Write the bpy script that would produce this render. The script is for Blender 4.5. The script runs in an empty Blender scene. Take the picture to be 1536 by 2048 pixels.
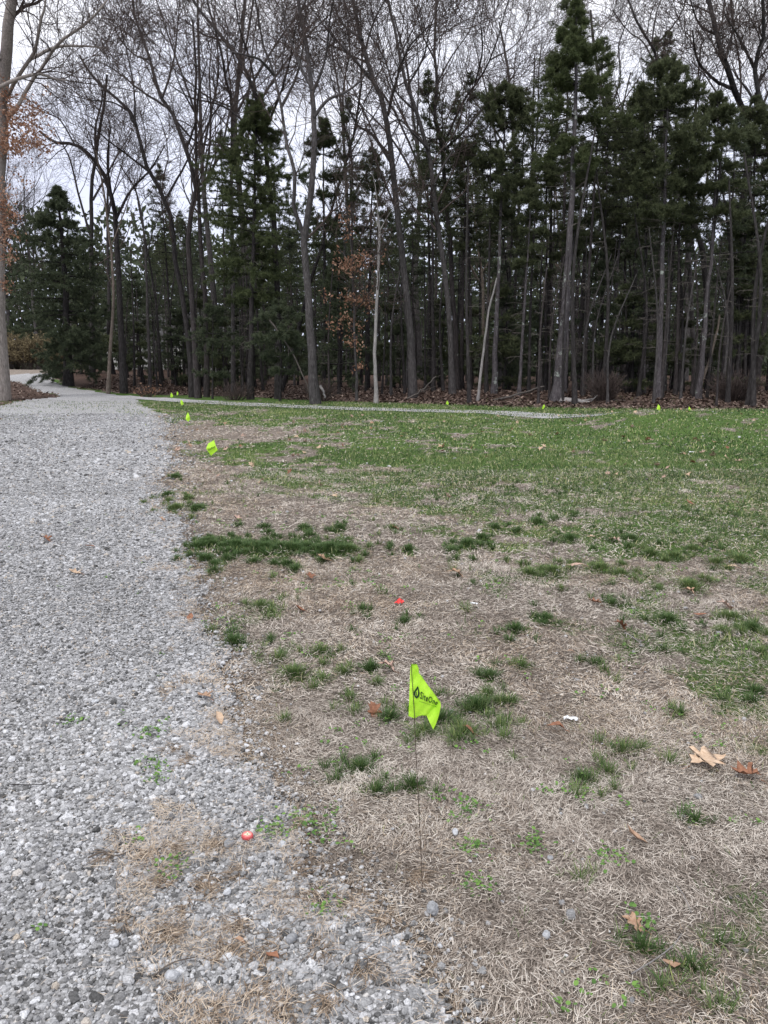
import bpy, math
import numpy as np
from mathutils import Vector

SC = bpy.context.scene
COL = SC.collection
rng = np.random.default_rng(7)

# ------------------------------------------------------------------ camera
F, CX, CY, HOR, CAMH = 1577.0, 768.0, 1024.0, 735.0, 1.15
PITCH = math.atan((CY - HOR) / F)
cam = bpy.data.cameras.new('camera'); camo = bpy.data.objects.new('camera', cam); COL.objects.link(camo)
camo.location = (0, 0, CAMH); camo.rotation_euler = (math.pi / 2 - PITCH, 0, 0)
cam.sensor_fit = 'VERTICAL'; cam.sensor_height = 36.0; cam.lens = 36.0 * F / 2048.0
cam.clip_start = 0.05; cam.clip_end = 2000
SC.camera = camo

# ------------------------------------------------------------------ sky and light (bright overcast)
SUN_EL, SUN_AZ = math.radians(52), math.radians(200)      # azimuth from +Y, clockwise: behind the camera, to its left
W = bpy.data.worlds.new('World'); SC.world = W; W.use_nodes = True
nt = W.node_tree; nt.nodes.clear()
def N(t, kind, **kw):
    n = t.nodes.new(kind)
    for k, v in kw.items(): setattr(n, k, v)
    return n
sky = N(nt, 'ShaderNodeTexSky', sky_type='NISHITA', sun_disc=False)
sky.sun_elevation = SUN_EL; sky.sun_rotation = SUN_AZ
bgs = N(nt, 'ShaderNodeBackground'); bgs.inputs['Strength'].default_value = 0.05
nt.links.new(sky.outputs[0], bgs.inputs[0])
tc = N(nt, 'ShaderNodeTexCoord')
sep = N(nt, 'ShaderNodeSeparateXYZ'); nt.links.new(tc.outputs['Generated'], sep.inputs[0])
mp = N(nt, 'ShaderNodeMapping'); mp.inputs['Scale'].default_value = (1, 1, 3.2); nt.links.new(tc.outputs['Generated'], mp.inputs[0])
no = N(nt, 'ShaderNodeTexNoise'); no.inputs['Scale'].default_value = 2.4; no.inputs['Detail'].default_value = 5
nt.links.new(mp.outputs[0], no.inputs['Vector'])
ad = N(nt, 'ShaderNodeMath', operation='MULTIPLY_ADD'); ad.inputs[1].default_value = 0.55; ad.inputs[2].default_value = -0.27
nt.links.new(no.outputs['Fac'], ad.inputs[0])
ad2 = N(nt, 'ShaderNodeMath', operation='ADD'); nt.links.new(sep.outputs['Z'], ad2.inputs[0]); nt.links.new(ad.outputs[0], ad2.inputs[1])
cr = N(nt, 'ShaderNodeValToRGB'); nt.links.new(ad2.outputs[0], cr.inputs[0])
cr.color_ramp.elements[0].position = 0.0; cr.color_ramp.elements[0].color = (0.62, 0.66, 0.84, 1)
cr.color_ramp.elements[1].position = 1.0; cr.color_ramp.elements[1].color = (1.08, 1.08, 1.12, 1)
e = cr.color_ramp.elements.new(0.28); e.color = (0.78, 0.81, 0.95, 1)
e = cr.color_ramp.elements.new(0.42); e.color = (1.0, 1.0, 1.05, 1)
bgc = N(nt, 'ShaderNodeBackground'); bgc.inputs['Strength'].default_value = 1.25
nt.links.new(cr.outputs[0], bgc.inputs[0])
mxs = N(nt, 'ShaderNodeMixShader'); mxs.inputs[0].default_value = 0.85
nt.links.new(bgs.outputs[0], mxs.inputs[1]); nt.links.new(bgc.outputs[0], mxs.inputs[2])
wo = N(nt, 'ShaderNodeOutputWorld'); nt.links.new(mxs.outputs[0], wo.inputs[0])
sl = bpy.data.lights.new('sun', 'SUN'); sl.energy = 1.5; sl.angle = math.radians(11); sl.color = (1.0, 0.965, 0.92)
so = bpy.data.objects.new('sun', sl); COL.objects.link(so)
sd = Vector((math.sin(SUN_AZ) * math.cos(SUN_EL), math.cos(SUN_AZ) * math.cos(SUN_EL), math.sin(SUN_EL)))
so.rotation_euler = (-sd).to_track_quat('-Z', 'Y').to_euler(); so.location = (0, 0, 30)
vs = SC.view_settings; vs.view_transform = 'Standard'; vs.look = 'None'; vs.exposure = 0.26; vs.gamma = 1.0; vs.use_curve_mapping = False

# ------------------------------------------------------------------ helpers
def tag(o, label=None, cat=None, group=None, kind=None):
    if label: o['label'] = label
    if cat: o['category'] = cat
    if group: o['group'] = group
    if kind: o['kind'] = kind
    return o
def empty(name, loc=(0, 0, 0), **kw):
    o = bpy.data.objects.new(name, None); o.location = loc; o.empty_display_size = 0.1
    COL.objects.link(o); return tag(o, **kw)
def mesh_of(name, V, faces, mat, attrs=None, smooth=False):
    """faces: list of int arrays (n,3) / (n,4)"""
    me = bpy.data.meshes.new(name)
    V = np.asarray(V, dtype=np.float32)
    me.vertices.add(len(V)); me.vertices.foreach_set('co', V.ravel())
    if not isinstance(faces, list): faces = [faces]
    faces = [np.asarray(f, dtype=np.int32) for f in faces if len(f)]
    tot = np.concatenate([np.full(len(f), f.shape[1], np.int32) for f in faces])
    idx = np.concatenate([f.ravel() for f in faces])
    me.loops.add(len(idx)); me.loops.foreach_set('vertex_index', idx)
    me.polygons.add(len(tot))
    st = np.concatenate([[0], np.cumsum(tot)[:-1]]).astype(np.int32)
    me.polygons.foreach_set('loop_start', st)
    me.polygons.foreach_set('use_smooth', np.full(len(tot), smooth, dtype=bool))
    for k, a in (attrs or {}).items():
        at_ = me.attributes.new(k, 'FLOAT', 'POINT'); at_.data.foreach_set('value', np.asarray(a, np.float32))
    me.update(calc_edges=True)
    if mat: me.materials.append(mat)
    return me
def mk(name, V, faces, mat, parent=None, attrs=None, smooth=False, **kw):
    o = bpy.data.objects.new(name, mesh_of(name, V, faces, mat, attrs, smooth)); COL.objects.link(o)
    if parent is not None: o.parent = parent
    return tag(o, **kw)
def copy_tree(o, parent=None):
    c = o.copy(); COL.objects.link(c); c.parent = parent
    for ch in list(o.children): copy_tree(ch, c)
    return c
def S(t):
    t = np.clip(t, 0, 1); return t * t * (3 - 2 * t)
def _h(ix, iy, s):
    n = (ix.astype(np.int64) * 374761393 + iy.astype(np.int64) * 668265263 + s * 1442695041) & 0x7fffffff
    n = ((n ^ (n >> 13)) * 1274126177) & 0x7fffffff
    return ((n ^ (n >> 16)) & 0xffff) / 65535.0
def vn(x, y, s=0):
    ix, iy = np.floor(x), np.floor(y); fx, fy = x - ix, y - iy; fx = fx*fx*(3-2*fx); fy = fy*fy*(3-2*fy)
    a, b, c, d = _h(ix, iy, s), _h(ix+1, iy, s), _h(ix, iy+1, s), _h(ix+1, iy+1, s)
    return (a*(1-fx)+b*fx)*(1-fy) + (c*(1-fx)+d*fx)*fy
def fbm(x, y, s=0, o=4):
    r, a, t = 0, 1, 0
    for k in range(o):
        r = r + a*vn(x*2**k, y*2**k, s+k*17); t += a; a *= 0.5
    return r/t

cp, sp_ = math.cos(PITCH), math.sin(PITCH)
EDGE_ = np.array([[-60, 80], [60, 70]], float)
def terrain(x, y):
    x = np.asarray(x, float); y = np.asarray(y, float)
    z = 0.60*S((-x-8.5)/7)*S((y-24)/14)
    z = z + 0.28*S((x-2.9)/3.2)*np.exp(-((y-16.3)/2.3)**2)
    z = z + (fbm(x*0.9, y*0.9, 3, 4)-0.5)*0.035 * S((y-0.2)/1.5)
    z = z + 0.25*S((y-34)/20)*fbm(x*0.15, y*0.15, 9, 2)
    ye = np.interp(x, EDGE_[:, 0], EDGE_[:, 1]); z = z + 0.28*S((y-ye-0.1)/5)
    return z
def ray(px, py):
    xr, yr = (px-CX)/F, (CY-py)/F
    return np.array([xr, cp+yr*sp_, -sp_+yr*cp])
def at(px, py):
    d = ray(px, py); lo = 0.3; t = lo
    while t < 400:
        p = d*t
        if CAMH+p[2] < float(terrain(p[0], p[1])): break
        lo = t; t *= 1.03
    hi = t
    for _ in range(24):
        m = (lo+hi)/2; p = d*m
        if CAMH+p[2] < float(terrain(p[0], p[1])): hi = m
        else: lo = m
    p = d*hi; return np.array([p[0], p[1], CAMH+p[2]])
def atY(px, py, Y):
    d = ray(px, py); t = Y/d[1]; return np.array([d[0]*t, Y, CAMH+d[2]*t])
def proj(x, y, z=0.0):
    X, Yd, Z = x, y, z-CAMH
    dep = Yd*cp - Z*sp_; up = Yd*sp_ + Z*cp
    dep = np.maximum(dep, 0.05)
    return CX+F*X/dep, CY-F*up/dep

# ------------------------------------------------------------------ materials
def ramp(t, stops, fac):
    r = N(t, 'ShaderNodeValToRGB'); t.links.new(fac, r.inputs[0]); el = r.color_ramp.elements
    el[0].position, el[0].color = stops[0][0], (*stops[0][1], 1)
    el[1].position, el[1].color = stops[-1][0], (*stops[-1][1], 1)
    for p, c in stops[1:-1]:
        q = el.new(p); q.color = (*c, 1)
    return r.outputs[0]
def base_mat(name, rough=0.85, spec=0.25):
    m = bpy.data.materials.new(name); m.use_nodes = True; t = m.node_tree
    b = t.nodes['Principled BSDF']; b.inputs['Roughness'].default_value = rough
    b.inputs['Specular IOR Level'].default_value = spec
    return m, t, b
def noise(t, scale, detail=4, coord=None, rough=0.6, stretch=None):
    n = N(t, 'ShaderNodeTexNoise'); n.inputs['Scale'].default_value = scale
    n.inputs['Detail'].default_value = detail; n.inputs['Roughness'].default_value = rough
    if coord is not None:
        if stretch is not None:
            mpp = N(t, 'ShaderNodeMapping'); mpp.inputs['Scale'].default_value = stretch
            t.links.new(coord, mpp.inputs[0]); coord = mpp.outputs[0]
        t.links.new(coord, n.inputs['Vector'])
    return n.outputs['Fac']
def attr(t, name):
    a = N(t, 'ShaderNodeAttribute'); a.attribute_name = name; return a.outputs['Fac']
def mix(t, fac, a, b, mode='MIX'):
    m = N(t, 'ShaderNodeMix', data_type='RGBA', blend_type=mode)
    for s, v in ((m.inputs[0], fac), (m.inputs[6], a), (m.inputs[7], b)):
        if isinstance(v, (int, float)): s.default_value = v
        elif isinstance(v, tuple): s.default_value = (*v, 1) if len(v) == 3 else v
        else: t.links.new(v, s)
    return m.outputs[2]
def math_(t, op, a, b=None):
    m = N(t, 'ShaderNodeMath', operation=op)
    for s, v in zip(m.inputs, (a, b)):
        if v is None: continue
        if isinstance(v, (int, float)): s.default_value = v
        else: t.links.new(v, s)
    return m.outputs[0]
def bump(t, b, h, dist, strength=1.0):
    n = N(t, 'ShaderNodeBump'); n.inputs['Distance'].default_value = dist; n.inputs['Strength'].default_value = strength
    t.links.new(h, n.inputs['Height']); t.links.new(n.outputs[0], b.inputs['Normal'])
def tint_mat(name, stops, rough=0.8, spec=0.2, trans=0.0, fine=None):
    """colour picked per leaf / blade / stone by the 'tint' attribute"""
    m, t, b = base_mat(name, rough, spec)
    c = ramp(t, stops, attr(t, 'tint'))
    if fine:
        g = N(t, 'ShaderNodeNewGeometry'); nn = noise(t, fine[0], 3, g.outputs['Position'])
        c = mix(t, fine[1], c, ramp(t, [(0.3, (0.45, 0.45, 0.45)), (0.7, (1.45, 1.45, 1.45))], nn), 'MULTIPLY')
    t.links.new(c, b.inputs['Base Color'])
    if trans:
        tr = N(t, 'ShaderNodeBsdfTranslucent'); t.links.new(c, tr.inputs[0])
        ms = N(t, 'ShaderNodeMixShader'); ms.inputs[0].default_value = trans
        t.links.new(b.outputs[0], ms.inputs[1]); t.links.new(tr.outputs[0], ms.inputs[2])
        t.links.new(ms.outputs[0], t.nodes['Material Output'].inputs[0])
    return m
def bark(name, dark, mid, light, lich=None, lichamt=0.62):
    m, t, b = base_mat(name, 0.9, 0.15)
    g = N(t, 'ShaderNodeNewGeometry')
    n1 = noise(t, 9.0, 5, g.outputs['Position'], 0.7, (3.2, 3.2, 0.7))
    n2 = noise(t, 1.1, 3, g.outputs['Position'])
    c = ramp(t, [(0.3, dark), (0.5, mid), (0.72, light)], n1)
    c = mix(t, 0.5, c, ramp(t, [(0.3, (0.6, 0.6, 0.6)), (0.7, (1.35, 1.3, 1.3))], n2), 'MULTIPLY')
    if lich:
        n3 = noise(t, 2.6, 4, g.outputs['Position'], 0.7)
        c = mix(t, ramp(t, [(lichamt, (0, 0, 0)), (lichamt+0.06, (1, 1, 1))], n3), c, lich)
    t.links.new(c, b.inputs['Base Color']); bump(t, b, n1, 0.03)
    return m
M = {}
M['bark_grey'] = bark('grey_bark', (0.024, 0.022, 0.022), (0.064, 0.060, 0.060), (0.13, 0.123, 0.124), (0.19, 0.20, 0.18), 0.67)
M['bark_lichen'] = bark('lichened_pine_bark', (0.034, 0.030, 0.032), (0.080, 0.073, 0.078), (0.16, 0.15, 0.156), (0.30, 0.33, 0.30), 0.60)
M['bark_dark'] = bark('dark_bark', (0.014, 0.0125, 0.0125), (0.036, 0.033, 0.033), (0.08, 0.075, 0.076))
M['bark_red'] = bark('reddish_pine_bark', (0.02, 0.017, 0.017), (0.048, 0.042, 0.042), (0.098, 0.089, 0.09), (0.16, 0.17, 0.15), 0.66)
M['bark_pale'] = bark('pale_smooth_bark', (0.16, 0.15, 0.145), (0.27, 0.26, 0.255), (0.36, 0.35, 0.34), (0.10, 0.09, 0.08), 0.68)
M['bark_tan'] = bark('tan_bark', (0.07, 0.058, 0.048), (0.15, 0.125, 0.105), (0.24, 0.21, 0.18), (0.08, 0.065, 0.055), 0.64)
M['bark_oak'] = bark('oak_bark', (0.13, 0.115, 0.105), (0.26, 0.235, 0.215), (0.40, 0.37, 0.345), (0.30, 0.31, 0.27), 0.66)
M['twig'] = bark('twig_bark', (0.04, 0.031, 0.028), (0.072, 0.056, 0.051), (0.12, 0.098, 0.09))
M['deadwood'] = bark('dead_wood', (0.05, 0.044, 0.04), (0.10, 0.09, 0.082), (0.18, 0.165, 0.152))
M['needles'] = tint_mat('pine_needles', [(0, (0.044, 0.054, 0.030)), (0.5, (0.092, 0.110, 0.056)), (1, (0.18, 0.20, 0.10))], 0.6, 0.25, 0.35)
M['needles_bright'] = tint_mat('green_pine_needles', [(0, (0.045, 0.06, 0.028)), (0.5, (0.095, 0.12, 0.052)), (1, (0.18, 0.205, 0.095))], 0.6, 0.25, 0.35)
M['needles_blue'] = tint_mat('bluish_pine_needles', [(0, (0.040, 0.052, 0.032)), (0.5, (0.078, 0.100, 0.058)), (1, (0.15, 0.172, 0.095))], 0.6, 0.25, 0.35)
M['brown_leaf'] = tint_mat('dry_brown_leaves', [(0, (0.16, 0.08, 0.05)), (0.5, (0.34, 0.19, 0.125)), (1, (0.56, 0.39, 0.29))], 0.7, 0.2, 0.3)
M['litter'] = tint_mat('leaf_litter', [(0, (0.045, 0.032, 0.027)), (0.4, (0.10, 0.07, 0.058)), (0.8, (0.19, 0.138, 0.115)), (1, (0.36, 0.285, 0.24))], 0.75, 0.2)
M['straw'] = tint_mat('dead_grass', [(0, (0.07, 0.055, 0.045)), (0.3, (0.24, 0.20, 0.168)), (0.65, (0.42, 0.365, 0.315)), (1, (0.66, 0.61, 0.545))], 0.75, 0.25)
M['straw_tan'] = tint_mat('tan_dead_grass', [(0, (0.05, 0.035, 0.024)), (0.35, (0.19, 0.14, 0.098)), (0.7, (0.38, 0.295, 0.22)), (1, (0.64, 0.55, 0.44))], 0.75, 0.25)
M['grass'] = tint_mat('green_grass', [(0, (0.035, 0.075, 0.02)), (0.4, (0.082, 0.142, 0.044)), (0.72, (0.185, 0.235, 0.088)), (0.86, (0.30, 0.34, 0.12)), (1, (0.48, 0.45, 0.28))], 0.6, 0.3, 0.2)
M['clover'] = tint_mat('clover', [(0, (0.06, 0.14, 0.03)), (1, (0.18, 0.33, 0.07))], 0.55, 0.3, 0.2)
M['stone'] = tint_mat('gravel_stones', [(0, (0.07, 0.07, 0.07)), (0.25, (0.19, 0.19, 0.192)), (0.55, (0.33, 0.333, 0.34)), (0.85, (0.48, 0.485, 0.50)), (0.93, (0.58, 0.59, 0.61)), (1, (0.40, 0.35, 0.29))], 0.8, 0.25, 0, (260, 0.8))

def ground_mat():
    m, t, b = base_mat('ground_soil_and_turf', 0.95, 0.1)
    g = N(t, 'ShaderNodeNewGeometry'); P = g.outputs['Position']
    fine = noise(t, 130, 5, P, 0.7); med = noise(t, 22, 4, P, 0.65); big = noise(t, 1.6, 4, P)
    straw = ramp(t, [(0.32, (0.06, 0.048, 0.04)), (0.46, (0.20, 0.17, 0.145)), (0.6, (0.40, 0.35, 0.31)), (0.72, (0.58, 0.535, 0.48))], fine)
    straw = mix(t, 0.6, straw, ramp(t, [(0.3, (0.62, 0.6, 0.58)), (0.65, (1.2, 1.18, 1.15))], med), 'MULTIPLY')
    green = ramp(t, [(0.3, (0.03, 0.06, 0.018)), (0.5, (0.08, 0.15, 0.036)), (0.7, (0.20, 0.27, 0.08))], fine)
    gf = math_(t, 'ADD', attr(t, 'green'), math_(t, 'MULTIPLY', math_(t, 'SUBTRACT', med, 0.5), 1.3))
    c = mix(t, ramp(t, [(0.4, (0, 0, 0)), (0.68, (1, 1, 1))], gf), straw, green)
    lit = ramp(t, [(0.3, (0.025, 0.017, 0.014)), (0.5, (0.085, 0.055, 0.045)), (0.68, (0.18, 0.125, 0.10))], noise(t, 30, 5, P, 0.75))
    lf = math_(t, 'ADD', attr(t, 'litter'), math_(t, 'MULTIPLY', math_(t, 'SUBTRACT', med, 0.5), 0.8))
    c = mix(t, ramp(t, [(0.4, (0, 0, 0)), (0.6, (1, 1, 1))], lf), c, lit)
    c = mix(t, 0.5, c, ramp(t, [(0.3, (0.75, 0.75, 0.75)), (0.7, (1.2, 1.2, 1.2))], big), 'MULTIPLY')
    t.links.new(c, b.inputs['Base Color']); bump(t, b, math_(t, 'ADD', fine, med), 0.02)
    return m
def gravel_mat(name='gravel_surface', k=1.0, scale=95):
    m, t, b = base_mat(name, 0.9, 0.15)
    g = N(t, 'ShaderNodeNewGeometry'); P = g.outputs['Position']
    v = N(t, 'ShaderNodeTexVoronoi'); v.inputs['Scale'].default_value = scale; t.links.new(P, v.inputs['Vector'])
    sepc = N(t, 'ShaderNodeSeparateColor'); t.links.new(v.outputs['Color'], sepc.inputs[0])
    c = ramp(t, [(0, tuple(k*q for q in (0.17, 0.17, 0.17))), (0.5, tuple(k*q for q in (0.36, 0.36, 0.37))), (1, tuple(k*q for q in (0.60, 0.605, 0.62)))], sepc.outputs[0])
    big = noise(t, 1.3, 4, P); med = noise(t, 9, 4, P)
    c = mix(t, 0.45, c, ramp(t, [(0.3, (0.78, 0.77, 0.75)), (0.7, (1.18, 1.18, 1.2))], big), 'MULTIPLY')
    c = mix(t, 0.4, c, ramp(t, [(0.3, (0.7, 0.7, 0.7)), (0.7, (1.25, 1.25, 1.25))], med), 'MULTIPLY')
    t.links.new(c, b.inputs['Base Color'])
    bump(t, b, math_(t, 'SUBTRACT', 1.0, v.outputs['Distance']), 0.008)
    return m
M['ground'] = ground_mat(); M['gravel'] = gravel_mat(); M['path'] = gravel_mat('path_surface', 1.25, 240)

# ------------------------------------------------------------------ layout of the ground (world space masks)
def inpoly(x, y, poly):
    r = np.zeros(np.shape(x), bool); n = len(poly)
    for i in range(n):
        x1, y1 = poly[i]; x2, y2 = poly[(i+1) % n]
        if y1 == y2: continue
        c = ((y1 > y) != (y2 > y)) & (x < (x2-x1)*(y-y1)/(y2-y1)+x1)
        r ^= c
    return r
edge_px = [(960, 2150), (880, 2048), (850, 1960), (850, 1890), (800, 1830), (700, 1785), (585, 1740), (560, 1690), (590, 1640), (560, 1580), (475, 1520), (450, 1460),
           (478, 1400), (455, 1330), (470, 1290), (418, 1270), (405, 1200), (420, 1170), (395, 1130), (375, 1090), (368, 1050), (330, 1010), (318, 970), (335, 940), (345, 905),
           (325, 875), (335, 850), (318, 832), (290, 815), (282, 806)]
top_px = [(262, 794), (195, 784.5), (150, 778), (112, 768), (100, 759), (108, 753.5), (60, 752.5), (-60, 752)]
bank_px = [(-40, 757), (25, 762), (55, 772), (75, 781), (125, 792), (100, 797), (40, 803), (0, 812), (-150, 835)]
drive_poly = [tuple(at(*p)[:2]) for p in edge_px + top_px + bank_px]
drive_poly = [(drive_poly[0][0]-0.15, 0.2)] + drive_poly + [(-30.0, drive_poly[-1][1]), (-30.0, 0.2)]
path_c = [at(*p)[:2] for p in [(230, 792), (300, 797.5), (400, 804), (500, 809.5), (701, 817.3), (850, 821.5), (1000, 825.5), (1183, 831)]]
path_c += [np.array(a) for a in ((6.6, 18.75), (9, 18.9), (13, 19.2), (20, 19.6))]
path_c = np.array(path_c)
edge_line = np.array([at(*p)[:2] for p in [(-300, 745), (100, 757), (150, 773), (240, 784), (380, 790), (500, 793), (640, 800.5), (800, 806), (1000, 812), (1183, 815)]] + [[12, 22.2], [40, 20.0]])
EDGE_ = edge_line
def litter_mask(x, y):
    ye = np.interp(x, edge_line[:, 0], edge_line[:, 1])
    return S((y-ye)/1.3*0.5+0.5)*S((x/np.maximum(y, 1)+.425)*50)
BANK = [tuple(at(*p)[:2]) for p in [(-40, 757), (25, 762), (55, 772), (75, 781), (128, 792), (100, 797), (40, 803), (0, 812), (-150, 835)]]
def gravel_raw(x, y):
    w = np.clip(y*0.012, 0.02, 0.35)
    xx = x + (fbm(x*2.6, y*2.6, 21, 4)-0.5)*(0.10+w*2.2) + (fbm(x*11, y*11, 5, 3)-.5)*0.16
    yy = y + (fbm(x*3, y*3, 31, 3)-0.5)*w*2
    return inpoly(xx, yy, drive_poly).astype(float)
RX0, RX1, RY1, RC = -16.0, 6.0, 27.5, 0.02
_rx, _ry = np.meshgrid(np.arange(RX0, RX1, RC)+RC/2, np.arange(0, RY1, RC)+RC/2)
RAST = gravel_raw(_rx, _ry)
def gfast(x, y):
    i = np.clip(((y+rng.uniform(-.5, .5, np.shape(y))*RC)/RC).astype(int), 0, RAST.shape[0]-1); j = ((x-RX0)/RC).astype(int)
    return np.where(j >= RAST.shape[1], 0.0, RAST[i, np.clip(j, 0, RAST.shape[1]-1)])
MIX = [(300, 1650), (560, 1630), (620, 1700), (860, 1830), (900, 1950), (960, 2150), (420, 2150), (330, 1900), (260, 1750)]
MIXW = [tuple(at(*p)[:2]) for p in MIX]
def soft(x, y, r):
    a = 0
    for k in range(8):
        q = k*math.pi/4
        for s in (0.5, 1.0): a = a + gfast(x+math.cos(q)*r*s, y+math.sin(q)*r*s)
    return (a+gfast(x, y)*2)/18
gx = [300, 500, 700, 900, 1100, 1300, 1500]
gt = [(806, [.7, .8, .9, .9, .9, .7, .75]), (830, [.45, .6, .9, .9, .7, .5, .75]), (850, [.2, .5, .45, .8, .7, .62, .8]), (870, [.1, .2, .65, .75, .8, .8, .85]),
      (900, [.1, .55, .7, .72, .8, .85, .9]), (930, [.1, .3, .5, .75, .85, .85, .92]), (960, [.12, .2, .45, .78, .88, .92, .95]), (1000, [.1, .15, .28, .5, .72, .86, .94]),
      (1040, [.08, .1, .16, .28, .55, .78, .9]), (1080, [.05, .2, .22, .3, .48, .68, .84]), (1130, [.05, .14, .14, .2, .34, .5, .6]), (1180, [.05, .14, .14, .18, .26, .36, .56]),
      (1250, [.05, .15, .12, .12, .18, .28, .55]), (1350, [.05, .18, .14, .10, .14, .2, .42]), (1450, [.1, .15, .2, .2, .2, .16, .25]), (1550, [.05, .08, .16, .13, .14, .18, .2]),
      (1700, [.03, .06, .08, .08, .09, .1, .12]), (2048, [.03, .05, .06, .09, .12, .14, .17])]
GT = np.array([r[1] for r in gt]); GY = np.array([r[0] for r in gt], float)
tufts = [(468, 1287, 42, 1), (680, 1058, 20, 1), (818, 1103, 25, 1), (905, 1103, 26, 1), (935, 1090, 30, 1), (965, 1078, 25, 1), (990, 1058, 24, 1), (725, 1222, 20, 1), (808, 1246, 20, 1),
         (1030, 1260, 32, 1), (1090, 1240, 30, 1), (1225, 1210, 20, 1), (1335, 1245, 36, 1), (1328, 1303, 20, 1), (1185, 1328, 18, 1), (980, 1355, 30, 1), (1045, 1335, 22, .8),
         (590, 1350, 55, .7), (640, 1308, 36, .75), (560, 1320, 35, .5), (740, 1338, 32, .9), (720, 1540, 42, 1), (825, 1578, 38, 1), (1390, 1645, 26, 1), (1165, 1562, 42, .85), (1215, 1545, 30, .6), (1245, 1505, 48, .6),
         (1285, 1895, 36, 1), (1385, 1930, 40, .85), (1440, 1890, 26, .9), (1325, 1970, 30, .7), (1440, 2005, 30, .8), (1160, 1762, 20, .8), (1510, 1385, 36, 1), (1360, 1432, 20, .9), (1440, 1405, 20, .9),
         (430, 1145, 18, .9), (520, 1215, 32, .7), (950, 1415, 60, .9), (880, 1440, 50, .9), (780, 1440, 40, .9), (1000, 1410, 40, .7), (850, 1465, 40, .7), (700, 1400, 30, .6), (1000, 1455, 50, .5), (930, 1470, 40, .7),
         (335, 992, 25, .9), (395, 1018, 28, .9), (350, 1018, 30, .8), (350, 955, 18, .9), (610, 1060, 10, .9), (785, 1060, 16, .7), (1140, 1080, 28, 1), (1075, 1047, 28, 1), (1260, 1080, 30, 1),
         (415, 1088, 45, 1), (470, 1095, 50, 1), (530, 1098, 50, 1), (590, 1100, 50, 1), (650, 1100, 45, 1), (700, 1102, 35, .8), (1105, 1145, 40, .8), (1060, 1150, 35, .7), (1200, 1140, 40, .7), (1240, 1150, 30, .7),
         (290, 852, 12, .9), (322, 868, 12, .9), (365, 886, 22, .9), (395, 885, 20, .9), (330, 925, 15, .9), (385, 840, 30, .6), (1460, 1240, 50, .7), (1500, 1260, 40, .9), (1380, 1175, 50, .6), (1210, 1340, 14, .5),
         (1300, 1110, 30, .8), (1350, 1115, 30, .8), (1480, 1120, 40, .8), (1520, 1310, 30, .8), (540, 1225, 20, .8)]
tufts += [(x_, 1094+(x_-385)*.025+3*math.sin(x_*.13), 26, 1) for x_ in range(392, 700, 17)]
TW = []
for px, py, r, s in tufts:
    c = at(px, py); rr = r/F*math.hypot(c[1], CAMH)
    hh = max(r*0.42, 4); n1, n2 = at(px, py-hh), at(px, py+hh); ry = abs(n1[1]-n2[1])/2
    TW.append((c[0], c[1], rr, min(max(ry, rr*0.5), rr*2.2), s))
def green_mask(x, y):
    px, py = proj(x, y); px = np.clip(px, 300, 1500); py = np.clip(py, 806, 2048)
    i = np.clip(np.searchsorted(GY, py)-1, 0, len(GY)-2); fy = (py-GY[i])/(GY[i+1]-GY[i])
    j = np.clip(((px-300)/200).astype(int), 0, 5); fx = (px-300)/200-j
    g = (GT[i, j]*(1-fx)+GT[i, j+1]*fx)*(1-fy) + (GT[i+1, j]*(1-fx)+GT[i+1, j+1]*fx)*fy
    nz = fbm(x*1.5+50, y*1.1+50, 41, 4)*0.5 + fbm(x*5, y*5, 43, 3)*0.5
    g = S(0.5+(g*1.15-0.5)*1.35+(nz-0.5)*3.4)*(0.35+0.65*S(g*3.2))
    g = np.where(py < 1000, g, g*0.92)
    for cx, cy, rx, ry, s in TW:
        d = ((x-cx)/rx)**2+((y-cy)/ry)**2 + (fbm(x*26/max(cy*.4, 1), y*26/max(cy*.4, 1), 77, 3)-.5)*3.0
        g = np.maximum(g, s*S((1.2-d)*.8))
    return g

# ------------------------------------------------------------------ ground sheet
ys = np.concatenate([np.linspace(-40, 0.2, 14), np.geomspace(0.4, 130, 400), np.array([180, 300, 600, 1200])])
s_in = np.linspace(-1, 1, 421)
rows = []
for y in ys:
    w = 1.4+0.75*max(y, 0); rows.append(np.concatenate([[-w*1.2-1200, -w*1.8-150, -w*1.5-25, -w*1.2-5], s_in*w, [w*1.2+5, w*1.5+25, w*1.8+150, w*1.2+1200]]))
GXm = np.array(rows); GYm = np.repeat(ys[:, None], GXm.shape[1], 1)
GZm = terrain(GXm, GYm)
nr, nc = GXm.shape
grav = gravel_raw(GXm, GYm)
near = (GYm < 8) & (GYm > 0.3) & (np.abs(GXm) < 8)
bed = np.zeros_like(GXm)
GZb = GZm + np.where(near, (fbm(GXm*7, GYm*7, 91, 3)-.5)*0.022, 0)
bankm = inpoly(GXm, GYm, BANK).astype(float)
lit = np.maximum(litter_mask(GXm, GYm), bankm*0.75)
grn = green_mask(GXm, GYm)*(1-litter_mask(GXm, GYm))*S((GXm/np.maximum(GYm, 1)+.43)*50)
ii = np.arange(nr*nc).reshape(nr, nc)
quads = np.stack([ii[:-1, :-1], ii[:-1, 1:], ii[1:, 1:], ii[1:, :-1]], -1).reshape(-1, 4)
V = np.stack([GXm, GYm, GZb], -1).reshape(-1, 3)
mk('ground', V, quads, M['ground'], attrs={'green': grn.ravel(), 'litter': lit.ravel()}, smooth=True, kind='structure')
gc = (grav[:-1, :-1]+grav[1:, :-1]+grav[:-1, 1:]+grav[1:, 1:]).reshape(-1)
sel = quads[(gc >= 2)]
u, inv = np.unique(sel, return_inverse=True)
Vg = V[u].copy(); Vg[:, 2] += 0.005
mk('gravel_driveway', Vg, inv.reshape(-1, 4), M['gravel'], smooth=True, kind='structure')
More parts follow.
